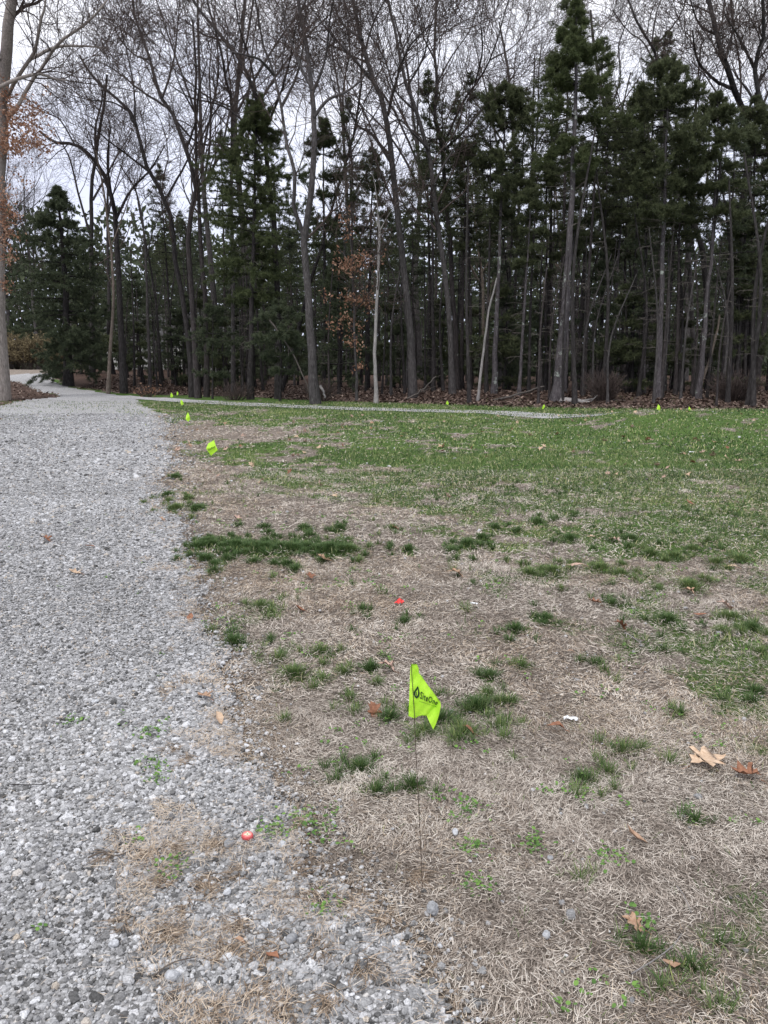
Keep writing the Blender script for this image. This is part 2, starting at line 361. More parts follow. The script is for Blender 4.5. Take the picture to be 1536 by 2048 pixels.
# the narrow path across the far lawn
def ribbon(c, wd, dz, n=120):
    t = np.linspace(0, len(c)-1, n); k = np.arange(len(c)); x = np.interp(t, k, c[:, 0]); y = np.interp(t, k, c[:, 1])
    dx, dy = np.gradient(x), np.gradient(y); L = np.hypot(dx, dy); nx, ny = -dy/L, dx/L
    P_ = []
    for o in np.linspace(-1, 1, 7):
        ww = wd*o*(1+0.10*(vn(t*3, t*0+o*3, 8)-.5))
        X, Y_ = x+nx*ww, y+ny*ww; P_.append(np.stack([X, Y_, terrain(X, Y_)+dz], -1))
    P_ = np.stack(P_, 1); I = np.arange(n*7).reshape(n, 7)
    return P_.reshape(-1, 3), np.stack([I[:-1, :-1], I[:-1, 1:], I[1:, 1:], I[1:, :-1]], -1).reshape(-1, 4)
Vp, Fp = ribbon(path_c, 0.70, 0.012)
mk('path', Vp, Fp, M['path'], smooth=True, kind='structure')

# ------------------------------------------------------------------ scatter
def sample(n, y0, y1, marg=0.9, k=0.53):
    """points spread evenly over the wedge of ground in view (and a step to each side)"""
    w0, w1 = k*y0+marg, k*y1+marg
    y = rng.uniform(y0, y1, int(n*1.0)*2); w = k*y+marg
    y = y[rng.uniform(0, w1, len(y)) < w][:n]; w = k*y+marg
    return rng.uniform(-1, 1, len(y))*w, y
def area(y0, y1, marg=0.9, k=0.53): return k*(y1*y1-y0*y0)+2*marg*(y1-y0)
def blades(x, y, z, az, el, L, wd, curl, tint, seg=3, azc=None):
    """ribbons: el = start elevation, curl = change of elevation along the blade"""
    n = len(x); P_ = np.zeros((n, seg+1, 3)); P_[:, 0] = np.stack([x, y, z], -1)
    e = el.copy(); a = az.copy(); azc = rng.normal(0, .22, n) if azc is None else azc
    for k in range(seg):
        d = np.stack([np.cos(e)*np.cos(a), np.cos(e)*np.sin(a), np.sin(e)], -1)*(L/seg)[:, None]
        P_[:, k+1] = P_[:, k]+d; e = e+curl/seg; a = a+azc
    side = np.stack([-np.sin(az), np.cos(az), rng.uniform(-.5, .5, n)], -1)
    tw = np.array([1.0, 0.95, 0.7, 0.12]) if seg == 3 else np.array([1.0, 0.85, 0.15])
    hw = side[:, None, :]*(wd/2)[:, None, None]*tw[None, :, None]
    Vv = np.stack([P_-hw, P_+hw], 2).reshape(-1, 3)
    b = (np.arange(n)*(seg+1)*2)[:, None]
    q = np.concatenate([np.stack([b[:, 0]+2*k, b[:, 0]+2*k+1, b[:, 0]+2*k+3, b[:, 0]+2*k+2], -1) for k in range(seg)])
    return Vv, q, np.repeat(tint, (seg+1)*2)
def join(parts):
    Vs, Fs, Ts, o = [], [], [], 0
    for v, f, t in parts:
        Vs.append(v); Fs.append(f+o); Ts.append(t); o += len(v)
    return np.concatenate(Vs), np.concatenate(Fs), np.concatenate(Ts)
def tz(x, y):
    return terrain(x, y) + np.where((y < 8) & (np.abs(x) < 8), (fbm(x*7, y*7, 91, 3)-.5)*0.022, 0)

# straw (dead, matted grass)
parts, tparts = [], []
for (y0, y1, dens, L0, L1, w0, seg, zmax) in [(0.95, 2.6, 56000, .007, .034, .0010, 3, .010), (2.6, 4.6, 24000, .010, .040, .0019, 2, .013),
                                       (4.6, 9, 6000, .018, .052, .0035, 2, .015), (9, 26, 480, .03, .08, .009, 2, .022)]:
    x, y = sample(int(area(y0, y1)*dens), y0, y1)
    g = soft(x, y, 0.03+0.02*y); gm = green_mask(x, y)
    lm = litter_mask(x, y)
    clump = fbm(x*9, y*9, 61, 3)
    p = (1-g)**0.8*(1-(0.6 if y0 < 5 else .88)*gm)*(1-lm)*np.clip(0.55+clump*.95, 0, 1)
    onG = (g > 0.3) & (y < 9)
    gb = soft(x, y, .5) if y0 < 9 else g
    p = np.where(onG, p*0.6 + 0.8*S((clump-0.50-.25*gb)*8)*S((1.03-gb)*3.5)+0.012, p)
    if y0 < 3: p = np.where(onG & inpoly(x+(clump-.5)*.3, y+(fbm(x*5, y*5, 33, 2)-.5)*.3, MIXW), np.maximum(p, .55*S((clump-.49)*9)+.03), p)
    k = rng.uniform(0, 1, len(x)) < p; x, y, g = x[k], y[k], g[k]; n = len(x)
    flow = fbm(x*3.1, y*3.1, 71, 2)*14
    az = flow+rng.normal(0, 1.0, n); L = rng.uniform(L0, L1, n)*rng.uniform(.6, 1.2, n)
    el = np.abs(rng.normal(0.06, .20, n)); curl = rng.normal(-0.2, .7, n)
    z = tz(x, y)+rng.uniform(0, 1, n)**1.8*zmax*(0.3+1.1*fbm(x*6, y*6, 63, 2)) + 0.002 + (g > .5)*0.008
    tn = np.clip(0.10+0.45*(z-tz(x, y))/zmax+rng.normal(0.26, .26, n)+(fbm(x*2, y*2, 64, 3)-.5)*.42+(fbm(x*14, y*14, 65, 2)-.5)*.5, 0, 1)  # blades low in the mat tinted darker: shade of the gaps put into colour
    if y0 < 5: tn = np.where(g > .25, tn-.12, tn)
    tan = rng.uniform(0, 1, n) < np.clip(0.08+0.9*(fbm(x*1.6+9, y*1.6, 66, 3)-.45)*2+(g > .15)*.7, 0, 1)
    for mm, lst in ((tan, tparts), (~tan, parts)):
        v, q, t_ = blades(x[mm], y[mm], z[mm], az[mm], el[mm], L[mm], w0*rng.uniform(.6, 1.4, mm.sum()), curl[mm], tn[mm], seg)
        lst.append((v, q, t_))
# fans of combed straw lying over the stones
fans = [(640, 1795), (480, 1850), (545, 1888), (500, 1985), (655, 2005), (400, 1765), (590, 1745), (430, 1690), (370, 1822), (520, 1935), (700, 1815), (330, 1770), (450, 1912),
        (640, 1905), (560, 2030), (410, 2030), (720, 1940), (350, 1500), (380, 1525), (340, 1700), (600, 1650), (480, 1750), (330, 1880), (430, 1780), (770, 1850), (830, 1760), (250, 1850), (215, 1715), (300, 1720)]
for px, py in fans:
    c = at(px, py); n = int(rng.integers(50, 130)); a0 = rng.uniform(0, 6.28)
    az = a0+rng.normal(0, 1.0, n); r = rng.uniform(0, .02, n); x = c[0]+rng.normal(0, .014, n); y = c[1]+rng.normal(0, .016, n)
    tparts.append(blades(x, y, tz(x, y)+rng.uniform(.004, .013, n), az, rng.uniform(.0, .35, n), rng.uniform(.018, .055, n), rng.uniform(.001, .0018, n), rng.uniform(-.9, -.2, n), np.clip(rng.normal(.42, .26, n), 0, 1), 3))
v, q, t_ = join(parts); mk('dead_grass', v, q, M['straw'], attrs={'tint': t_}, kind='stuff', label='matted pale dead grass covering the ground beside the gravel', cat='grass')
v, q, t_ = join(tparts); mk('dry_grass', v, q, M['straw_tan'], attrs={'tint': t_}, kind='stuff', label='tan dry grass in clumps along the gravel edge', cat='grass')

# green grass
parts = []
for (y0, y1, dens, L0, L1, w0, seg) in [(0.95, 3, 9000, .018, .046, .0020, 3), (3, 6, 5200, .020, .048, .0032, 3), (6, 11, 2300, .025, .055, .0060, 2), (11, 27, 480, .03, .06, .013, 2)]:
    x, y = sample(int(area(y0, y1)*dens), y0, y1)
    g = soft(x, y, 0.03+0.01*y); gm = green_mask(x, y); lm = litter_mask(x, y)
    tq = S((fbm(x*10, y*10, 81, 2)-.42)*5)
    p = (gm**1.3)*(0.45+0.55*tq)*(1-lm*.93) + 0.012; p = p*np.where((g > .6), 0.25*gm, 1)
    cl = S((vn(x*16, y*16, 83)-.82)*9)*S((vn(x*1.3, y*1.3, 84)-.3)*3)*0.35*(g < .85); p = p+cl*(y < 8)*(1-lm)
    k = rng.uniform(0, 1, len(x)) < p; x, y, gmk = x[k], y[k], gm[k]; n = len(x)
    az = rng.uniform(0, 6.28, n); el = np.clip(rng.normal(.85, .35, n), .1, 1.5); L = rng.uniform(L0, L1, n)*(0.6+0.5*gmk)
    tn = np.clip(rng.normal(.40, .2, n)+(fbm(x*1.2, y*1.2, 85, 3)-.5)*1.0-.05 + (1-gmk)*.12, 0, .9); tn = np.where(rng.uniform(0, 1, n) < .12+.04*(y > 5), rng.uniform(.84, 1, n), tn)
    parts.append(blades(x, y, tz(x, y), az, el, L, w0*rng.uniform(.6, 1.3, n), rng.uniform(-1.3, -.1, n), tn, seg))
TW2 = []
for cx, cy, rx, ry, s in TW:
    TW2.append((cx, cy, rx*.8, ry*.8, s))
    for _ in range(4):
        a_, q_ = rng.uniform(0, 6.28), rng.uniform(.7, 1.9); TW2.append((cx+math.cos(a_)*q_*rx, cy+math.sin(a_)*q_*ry*1.2, rx*rng.uniform(.2, .5), ry*rng.uniform(.2, .5), s*.85))
mx, my = sample(2600, 1.15, 8.0)
mpx, mpy = proj(mx, my); gi = np.clip(np.searchsorted(GY, mpy)-1, 0, len(GY)-1); gj = np.clip(((mpx-300)/200).astype(int), 0, 6)
keep = (rng.uniform(0, 1, len(mx)) < (.03+GT[gi, gj]*.75)*(fbm(mx*1.3, my*1.3, 121, 3) > .44)) & (soft(mx, my, .08) < .35)
for cx, cy in zip(mx[keep], my[keep]): TW2.append((cx, cy, rng.uniform(.010, .042), rng.uniform(.010, .04), rng.uniform(.5, 1)))
for cx, cy, rx, ry, s in TW2:             # the distinct tufts
    if cy > 8.5: continue
    sc_ = 1+0.25*max(cy-2, 0); n = int(min(3600, rx*ry*math.pi*38000*s/sc_**1.3))+6
    r = np.abs(rng.normal(0, .5, n)); a = rng.uniform(0, 6.28, n); r *= 0.45+1.0*vn(a*1.6, a*0+cx*9, 5)
    x = cx+np.cos(a)*r*rx; y = cy+np.sin(a)*r*ry
    el = np.clip(1.3-r*.7+rng.normal(0, .25, n), .1, 1.5); az = a+rng.normal(0, .7, n)
    parts.append(blades(x, y, tz(x, y), az, el, rng.uniform(.022, .052, n)*(1.1-.3*r), .0022*sc_*rng.uniform(.6, 1.2, n), rng.uniform(-1.2, -.1, n), np.clip(rng.normal(.27 if s > .8 else .5, .16, n), 0, .86), 3))
v, q, t_ = join(parts); mk('green_grass', v, q, M['grass'], attrs={'tint': t_}, kind='stuff', label='green grass in tufts and patches across the lawn', cat='grass')

# clover and small weeds: little round leaves
n = 5200; x, y = sample(n, 1.0, 6.5); g = soft(x, y, .06)
k = (rng.uniform(0, 1, len(x)) < S((vn(x*7, y*7, 101)-.66)*7)*(0.9-.8*g))
x, y = x[k], y[k]
xs, ysn = [], []
for _ in range(7): xs.append(x+rng.normal(0, .011, len(x))); ysn.append(y+rng.normal(0, .011, len(x)))
for px, py in [(148, 1446), (296, 1533), (300, 1465), (312, 1560), (945, 1700), (1060, 1690), (950, 1775), (940, 1620), (1280, 1850), (600, 1640), (640, 1660), (545, 1665), (1220, 1720), (655, 1810), (345, 1740)]:
    c = at(px, py); m_ = 55; xs.append(c[0]+rng.normal(0, .022, m_)); ysn.append(c[1]+rng.normal(0, .024, m_))
x = np.concatenate(xs); y = np.concatenate(ysn); n = len(x)
r = rng.uniform(.0022, .0048, n)*(1+.1*y); a = rng.uniform(0, 6.28, n); tl = rng.uniform(-.5, .5, (n, 2)); z = tz(x, y)+rng.uniform(.004, .02, n)
ang = a[:, None]+np.arange(6)*math.pi/3
PX = x[:, None]+np.cos(ang)*r[:, None]; PY = y[:, None]+np.sin(ang)*r[:, None]
PZ = z[:, None]+(np.cos(ang)*tl[:, :1]+np.sin(ang)*tl[:, 1:])*r[:, None]
v = np.stack([PX, PY, PZ], -1).reshape(-1, 3)
mk('clover', v, np.arange(n*6).reshape(-1, 6), M['clover'], attrs={'tint': np.repeat(rng.uniform(0, 1, n), 6)}, kind='stuff', label='bright green clover leaves and tiny weeds between straw and stones', cat='weeds')

# stones
ph = (1+5**.5)/2
ico = np.array([(-1, ph, 0), (1, ph, 0), (-1, -ph, 0), (1, -ph, 0), (0, -1, ph), (0, 1, ph), (0, -1, -ph), (0, 1, -ph), (ph, 0, -1), (ph, 0, 1), (-ph, 0, -1), (-ph, 0, 1)], float)
ico /= np.linalg.norm(ico[0])
icf = np.array([(0, 11, 5), (0, 5, 1), (0, 1, 7), (0, 7, 10), (0, 10, 11), (1, 5, 9), (5, 11, 4), (11, 10, 2), (10, 7, 6), (7, 1, 8), (3, 9, 4), (3, 4, 2), (3, 2, 6), (3, 6, 8), (3, 8, 9), (4, 9, 5), (2, 4, 11), (6, 2, 10), (8, 6, 7), (9, 8, 1)])
def subdiv(Vv, Ff):
    mid = {}; Vl = [tuple(a) for a in Vv]; out = []
    def m_(i, j):
        k_ = (min(i, j), max(i, j))
        if k_ not in mid:
            p = (np.array(Vl[i])+np.array(Vl[j])); p /= np.linalg.norm(p); mid[k_] = len(Vl); Vl.append(tuple(p))
        return mid[k_]
    for a, b, c in Ff:
        d, e_, f = m_(a, b), m_(b, c), m_(c, a); out += [(a, d, f), (b, e_, d), (c, f, e_), (d, e_, f)]
    return np.array(Vl), np.array(out)
ico2, icf2 = subdiv(ico, icf)
def rocks(x, y, z, r, tint, T=(ico, icf), bumpy=.26):
    n = len(x); B, Fc = T; m_ = len(B)
    u1, u2, u3 = rng.uniform(0, 1, (3, n)); a, b = 2*np.pi*u1, np.arccos(2*u2-1); g_ = 2*np.pi*u3
    ca, sa, cb, sb, cg, sg = np.cos(a), np.sin(a), np.cos(b), np.sin(b), np.cos(g_), np.sin(g_)
    R = np.array([[ca*cb*cg-sa*sg, -ca*cb*sg-sa*cg, ca*sb], [sa*cb*cg+ca*sg, -sa*cb*sg+ca*cg, sa*sb], [-sb*cg, sb*sg, cb]]).transpose(2, 0, 1)
    sc_ = np.stack([rng.uniform(.75, 1.3, n), rng.uniform(.7, 1.1, n), rng.uniform(.5, .9, n)], -1)*r[:, None]
    Pq = np.einsum('nij,mj->nmi', R, B)*(1+rng.uniform(-bumpy, bumpy, (n, m_, 1)))*sc_[:, None, :]
    sp2 = rng.uniform(0, 6.28, n); c2, s2 = np.cos(sp2)[:, None], np.sin(sp2)[:, None]
    Pq = np.stack([Pq[..., 0]*c2-Pq[..., 1]*s2, Pq[..., 0]*s2+Pq[..., 1]*c2, Pq[..., 2]], -1)
    Pq = Pq+np.stack([x, y, z], -1)[:, None, :]
    return Pq.reshape(-1, 3), (Fc[None]+(np.arange(n)*m_)[:, None, None]).reshape(-1, 3), np.repeat(tint, m_)
parts = []
for (y0, y1, dens, r0, T) in [(0.9, 2.2, 30000, .0036, (ico, icf)), (2.2, 4.2, 19000, .0040, (ico, icf)), (4.2, 8, 7500, .0052, (ico, icf)), (8, 20, 1000, .0092, (ico, icf))]:
    x, y = sample(int(area(y0, y1)*dens), y0, y1)
    g = soft(x, y, .09+.035*y)
    cl = fbm(x*9, y*9, 61, 3)
    p = np.where(g > .5, 1-.75*S((cl-.50)*7)*(inpoly(x, y, MIXW) | (g < .98)), (g*1.15)**1.3) + 0.004
    k = rng.uniform(0, 1, len(x)) < p; x, y, g = x[k], y[k], g[k]; n = len(x)
    r = r0*np.exp(rng.normal(0, .42, n)); bigm = rng.uniform(0, 1, n) < .006; r = np.where(bigm, r0*rng.uniform(1.8, 2.7, n), r)
    patch = fbm(x*1.4, y*1.4, 111, 3)
    r = r*(0.75+.6*patch) * (1+.15*S((2.3-y)/1.0))
    # wheel track of finer, lighter stone
    tn = np.clip(rng.normal(.49, .26, n)+(patch-.5)*.3, 0, .90); tn = np.where(rng.uniform(0, 1, n) < .04, rng.uniform(.95, 1, n), tn)
    z = tz(x, y)+.002+rng.uniform(0, 1, n)**1.3*.009*(r0/.005)**.5 + np.where(bigm, r*.25, 0)
    parts.append(rocks(x, y, z, r, tn, T))
v, q, t_ = join(parts); mk('gravel', v, q, M['stone'], attrs={'tint': t_}, kind='stuff', label='loose grey crushed stone gravel of the driveway', cat='gravel')

exec_trees = True
# ------------------------------------------------------------------ tree building
def norm(a): return a/np.maximum(np.linalg.norm(a, axis=-1, keepdims=True), 1e-9)
def tubes(P_, R, sides):
    """P_ (n,k,3), R (n,k) -> tubes"""
    n, k, _ = P_.shape
    T = np.gradient(P_, axis=1); T = norm(T)
    ref = np.where(np.abs(T[:, :1, 2:3]) > .9, np.array([1., 0, 0]), np.array([0, 0, 1.]))
    A = norm(np.cross(T, np.broadcast_to(ref, T.shape))); B = np.cross(T, A)
    ang = np.arange(sides)*2*np.pi/sides
    ring = A[:, :, None]*np.cos(ang)[None, None, :, None]+B[:, :, None]*np.sin(ang)[None, None, :, None]
    Vv = P_[:, :, None]+ring*R[:, :, None, None]
    I = np.arange(n*k*sides).reshape(n, k, sides); J = np.roll(I, -1, 2)
    Q = np.stack([I[:, :-1], J[:, :-1], J[:, 1:], I[:, 1:]], -1).reshape(-1, 4)
    return Vv.reshape(-1, 3), Q
def tube_join(lst):
    Vs, Fs, o = [], [], 0
    for v, f in lst: Vs.append(v); Fs.append(f+o); o += len(v)
    return np.concatenate(Vs), np.concatenate(Fs)
def smooth_path(pts, n):
    pts = np.asarray(pts, float); k = len(pts)
    if k == 2: t = np.linspace(0, 1, n)[:, None]; return pts[0]*(1-t)+pts[1]*t
    Pp = np.vstack([2*pts[0]-pts[1], pts, 2*pts[-1]-pts[-2]]); out = []
    for t in np.linspace(0, k-1-1e-6, n):
        i = int(t); f = t-i; a, b, c, d = Pp[i], Pp[i+1], Pp[i+2], Pp[i+3]
        out.append(.5*((2*b)+(-a+c)*f+(2*a-5*b+4*c-d)*f*f+(-a+3*b-3*c+d)*f**3))
    return np.array(out)
def offspring(g, P_, R, per, tmin, Lf, ang, k, up, wig, rk, rmax=9, rend=.35, tpow=1.0, psc=None):
    """children of a batch of paths; per = mean number for each, Lf = (lo,hi) length"""
    n, kk, _ = P_.shape
    cnt = g.poisson(per, n) if np.isscalar(per) else g.poisson(per)
    idx = np.repeat(np.arange(n), cnt); m = len(idx)
    if m == 0: return np.zeros((0, k, 3)), np.zeros((0, k))
    t = tmin+(1-tmin)*g.uniform(0, 1, m)**tpow; tk = t*(kk-1); i0 = np.minimum(tk.astype(int), kk-2); f = (tk-i0)[:, None]
    p = P_[idx, i0]*(1-f)+P_[idx, i0+1]*f; tan = norm(P_[idx, i0+1]-P_[idx, i0])
    rr = R[idx, i0]*(1-f[:, 0])+R[idx, i0+1]*f[:, 0]
    rv = norm(g.normal(0, 1, (m, 3))); perp = norm(rv-(rv*tan).sum(-1, keepdims=True)*tan)
    a = g.uniform(*ang, m)[:, None]; d = norm(np.cos(a)*tan+np.sin(a)*perp)
    L = (g.uniform(*Lf, m)*(1.15-.5*t))
    if psc is not None: L = L*psc[idx]
    out = np.zeros((m, k, 3)); out[:, 0] = p
    for j in range(1, k):
        d = norm(d+g.normal(0, wig, (m, 3))+np.array([0, 0, up])); p = p+d*(L/(k-1))[:, None]; out[:, j] = p
    r0 = np.minimum(rr*rk, rmax)[:, None]; ra = r0*(1-(1-rend)*np.linspace(0, 1, k)[None]**.8)
    return out, ra
def bare_crown(g, L0, R0, H, dens=1.0, up=.10, tmin=.3, twig=.007):
    """L0: list of limbs (pts, radii).  returns mesh of all the smaller branches"""
    P_ = np.stack([l for l in L0]); R = np.stack(R0)
    lst = []
    P1, R1 = offspring(g, P_, R, 7*dens, tmin, (H*.14, H*.30), (.45, .95), 7, up, .17, .42, .07)
    P2, R2 = offspring(g, P1, R1, 4.0, .15, (H*.06, H*.13), (.4, 1.0), 5, up*.9, .24, .6)
    R1 = np.maximum(R1, twig*1.4); R2 = np.maximum(R2, twig*1.2)
    lst += [tubes(P1, R1, 5), tubes(P2, R2, 4)]
    P3, R3 = offspring(g, np.concatenate([P2]), R2, 3.2, .1, (H*.04, H*.085), (.4, 1.1), 4, up*.6, .22, .65); R3 = np.maximum(R3, twig)
    Pd, Rd = offspring(g, P1, R1, 3.0, .2, (H*.03, H*.08), (.5, 1.2), 4, up*.6, .22, .5); Rd = np.maximum(Rd, twig)
    P3 = np.concatenate([P3, Pd]); R3 = np.concatenate([R3, Rd]); lst.append(tubes(P3, R3, 3))
    P4, R4 = offspring(g, P3, R3, 1.4, .1, (H*.02, H*.05), (.4, 1.2), 3, up*.3, .25, .7); R4 = np.maximum(R4*.9, twig*.75)
    lst.append(tubes(P4, R4, 3))
    return tube_join(lst), (P3, P4)
def taper(n, r0, r1, flare=True):
    t = np.linspace(0, 1, n); r = r0*(1-t)+r1*t
    if flare: r = r*(1+.45*np.exp(-t*n*1.1))
    return r
def leaf_cards(g, p, size, wide=.55):
    n = len(p); a = norm(g.normal(0, 1, (n, 3))); b = norm(np.cross(a, norm(g.normal(0, 1, (n, 3))))); s = size*g.uniform(.6, 1.3, n)[:, None]
    c = np.cross(a, b)
    Vv = np.stack([p-a*s, p+b*s*wide+c*s*.25, p+a*s, p-b*s*wide+c*s*.25], 1).reshape(-1, 3)
    return Vv, np.arange(n*4).reshape(-1, 4), np.repeat(np.clip(g.normal(.5, .25, n), 0, 1), 4)
def traced(limbs, Y, base, g, depth=.05):
    """limbs: lists of pixel points in the picture plane at distance Y; returns world paths; depth wanders gently"""
    out = []
    for q, l in enumerate(limbs):
        off = 0; pts = []
        drift = 0 if q == 0 else g.normal(0, 1)*Y*.03
        for i, (px, py) in enumerate(l):
            f = min(1, max(0, (700-py)/700)) if True else 0
            pts.append(atY(px, py, Y+f*f*Y*.06*math.sin(q*2.3+i*.7)+(drift*i/max(len(l)-1, 1))))
        out.append(pts)
    return out
def bare_tree(limbs, w0, Y, label, seed, mat='bark_grey', dens=1.0, w1=None, group=None, cat='tree', leaves=None, up=.10, tmin=.3, name='bare_tree', limbk=.66, twig=.0056):
    """limbs[0] = trunk; the rest branch off it.  w0 = trunk width in px at its foot"""
    g = np.random.default_rng(seed)
    base = atY(*limbs[0][0], Y); zt = float(terrain(base[0], base[1]))
    Ls = traced(limbs, Y, base, g); Ls[0][0] = np.array([base[0], base[1], zt-.05])
    o = empty(name, (base[0], base[1], zt), label=label, cat=cat, group=group)
    org = np.array([base[0], base[1], zt]); r0 = w0/2/F*Y*(.69 if w0 < 30 else .86)
    H = min(15.0, max(p[2] for l in Ls for p in l)-zt)
    tr, Rs, Ps = [], [], []
    for q, l in enumerate(Ls):
        p = smooth_path(np.array(l)-org, 16); L = np.linalg.norm(np.diff(p, axis=0), axis=1).sum()
        j = g.normal(0, .022*L/16, p.shape); j[0] = 0; p = p+j
        if q == 0: R = taper(16, r0, r0*(w1 or .38)); Ptr, Rtr = p, R
        else:
            dd = np.linalg.norm(Ptr-p[0], axis=1); rs = Rtr[int(dd.argmin())]*limbk; R = taper(16, rs, rs*.35, False)
        tr.append(tubes(p[None], R[None], 9 if q == 0 else 7)); Ps.append(p); Rs.append(R)
    v, f = tube_join(tr); mk('trunk', v, f, M[mat], o, smooth=True)
    (v, f), (P3, P4) = bare_crown(g, Ps, Rs, H, dens, up, tmin, twig)
    mk('crown', v, f, M['twig'], o)
    if leaves:
        lp = []
        for (px, py, rx, ry, n) in leaves:
            cpt = atY(px, py, Y)-org; s = Y/F
            k = n//12; cc = cpt+g.normal(0, 1, (k, 3))*np.array([rx*s*.5, rx*s*.4, ry*s*.5])
            lp.append((cc[:, None]+g.normal(0, .11, (k, 12, 3))).reshape(-1, 3))
        lp = np.concatenate(lp); v, f, t_ = leaf_cards(g, lp, .055)
        mk('dry_leaves', v, f, M['brown_leaf'], o, attrs={'tint': t_})
    return o

def pine_foliage(g, trunkfn, z0, z1, rad, whorl, tuft_n, size=.12, droop=.12, rise=.25, gap=.1, nb=5, topx=.78):
    """whorled branches with plumes of needles; rad(t) crown radius from t=0 (bottom) to 1 (top)"""
    zs = np.arange(z0, z1, whorl); zs = np.concatenate([zs, np.arange(z0+(z1-z0)*topx, z1, whorl*.5)]); zs = np.minimum(zs+g.normal(0, whorl*.2, len(zs)), z1-.03); P_, R = [], []
    for z in zs:
        t = (z-z0)/(z1-z0)
        if g.uniform() < gap and t < .75: continue
        for b in range(g.integers(nb-1, nb+2)):
            L = rad(t)*g.uniform(.55, 1.18)
            if L < .05: continue
            a = g.uniform(0, 6.283); c = trunkfn(z); s = np.linspace(0, 1, 7)
            az = a+g.normal(0, .12)*s; zz = z+L*(rise*(.3+.9*t))*s*g.uniform(.3, 1.3)-L*droop*s**2*(1.2-t)
            P_.append(np.stack([c[0]+np.cos(az)*L*s, c[1]+np.sin(az)*L*s, zz], -1)); R.append(np.linspace(.011+.010*L, .005, 7))
    P_ = np.array(P_); R = np.array(R)
    P2, R2 = offspring(g, P_, R, 6.0, .18, (.22, .55), (.6, 1.05), 4, .05, .12, .5, psc=np.clip(np.linalg.norm(P_[:, -1]-P_[:, 0], axis=1), .15, 1.6)); R2 = np.maximum(R2, .004)
    wood = tube_join([tubes(P_, R, 4), tubes(P2, R2, 3)])
    def along(Pz, n, lo):
        w = np.linalg.norm(Pz[:, -1]-Pz[:, 0], axis=1)+.04; i = g.choice(len(Pz), n, p=w/w.sum()); t = (lo+(1-lo)*g.uniform(0, 1, n)**.75)*(Pz.shape[1]-1); a = np.minimum(t.astype(int), Pz.shape[1]-2); f = (t-a)[:, None]
        return Pz[i, a]*(1-f)+Pz[i, a+1]*f, norm(Pz[i, a+1]-Pz[i, a])
    p1, d1 = along(P_, int(tuft_n*.3), .12); p2, d2 = along(P2, int(tuft_n*.7), .15)
    p = np.concatenate([p1, p2]); d = np.concatenate([d1, d2]); p = p+g.normal(0, .025, p.shape)
    k = 9; n = len(p)
    nd = norm(d[:, None]*.7+g.normal(0, .75, (n, k, 3))+np.array([0, 0, .28]))
    side = norm(np.cross(nd, g.normal(0, 1, (n, k, 3))))*(.0085*(size/.12))
    q = p[:, None]+np.zeros((n, k, 3)); L = size*g.uniform(.6, 1.2, (n, k, 1))
    v = np.stack([q-side, q+side, q+nd*L+side*.3], 2).reshape(-1, 3)
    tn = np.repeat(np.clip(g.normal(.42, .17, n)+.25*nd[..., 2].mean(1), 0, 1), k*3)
    return wood, (v, np.arange(n*k*3).reshape(-1, 3), tn)
def dead_limbs(g, trunkfn, z0, z1, n, L):
    P_ = []
    for z in g.uniform(z0, z1, n):
        a = g.uniform(0, 6.283); l = L*g.uniform(.3, 1.2); c = trunkfn(z); s = np.linspace(0, 1, 5); zz = z+l*s*g.uniform(-.15, .3)-.15*l*s**2
        P_.append(np.stack([c[0]+np.cos(a)*l*s+g.normal(0, .03, 5)*s, c[1]+np.sin(a)*l*s, zz], -1))
    P_ = np.array(P_); R = np.repeat(np.linspace(.010, .004, 5)[None], len(P_), 0)
    P2, R2 = offspring(g, P_, R, 3.0, .3, (L*.15, L*.5), (.5, 1.0), 3, -.02, .15, .7); R2 = np.maximum(R2, .0045)
    return tube_join([tubes(P_, R, 3), tubes(P2, R2, 3)])
def pine(o, path, r0, crown, g, needle='needles', mat='bark_grey', tuft_n=5000, whorl=.42, size=.12, dead=26, gap=.1, rise=.25, droop=.12, deadL=.7, nb=5, topx=.78):
    """path: local trunk points; crown = list of (height, radius) from bottom to top"""
    p = smooth_path(path, 14); p = p+np.vstack([[0, 0, 0], g.normal(0, .015, (13, 3))])
    R = taper(14, r0, max(r0*.16, .015))
    fn = lambda z: np.array([np.interp(z, p[:, 2], p[:, 0]), np.interp(z, p[:, 2], p[:, 1])])
    v, f = tubes(p[None], R[None], 9); mk('trunk', v, f, M[mat], o, smooth=True)
    hs = np.array([c[0] for c in crown]); rs = np.array([c[1] for c in crown])
    rad = lambda t: float(np.interp(hs[0]+t*(hs[-1]-hs[0]), hs, rs))
    (wv, wf), (fv, ff, ft) = pine_foliage(g, fn, hs[0], hs[-1], rad, whorl, tuft_n, size, droop, rise, gap, nb, topx)
    mk('branches', wv, wf, M['bark_dark'], o)
    mk('crown', fv, ff, M[needle], o, attrs={'tint': ft})
    if dead:
        v, f = dead_limbs(g, fn, max(1.0, hs[0]*.12), hs[0]+(hs[-1]-hs[0])*.3, dead, deadL); mk('dead_branches', v, f, M['deadwood'], o)
    return o
def traced_pine(pts, w0, Y, crown_px, label, seed, **kw):
    """pts: trunk pixels foot to top; crown_px: list of (py, half width px) bottom to top"""
    g = np.random.default_rng(seed); W_ = [atY(px, py, Y) for px, py in pts]; b = W_[0]; zt = float(terrain(b[0], b[1]))
    W_[0] = np.array([b[0], b[1], zt-.05]); org = np.array([b[0], b[1], zt])
    o = empty('pine_tree', tuple(org), label=label, cat='pine tree')
    cr_ = [(atY(CX, py, Y)[2]-zt, hw/F*Y) for py, hw in crown_px]
    return pine(o, np.array(W_)-org, w0/2/F*Y, cr_, g, **kw)

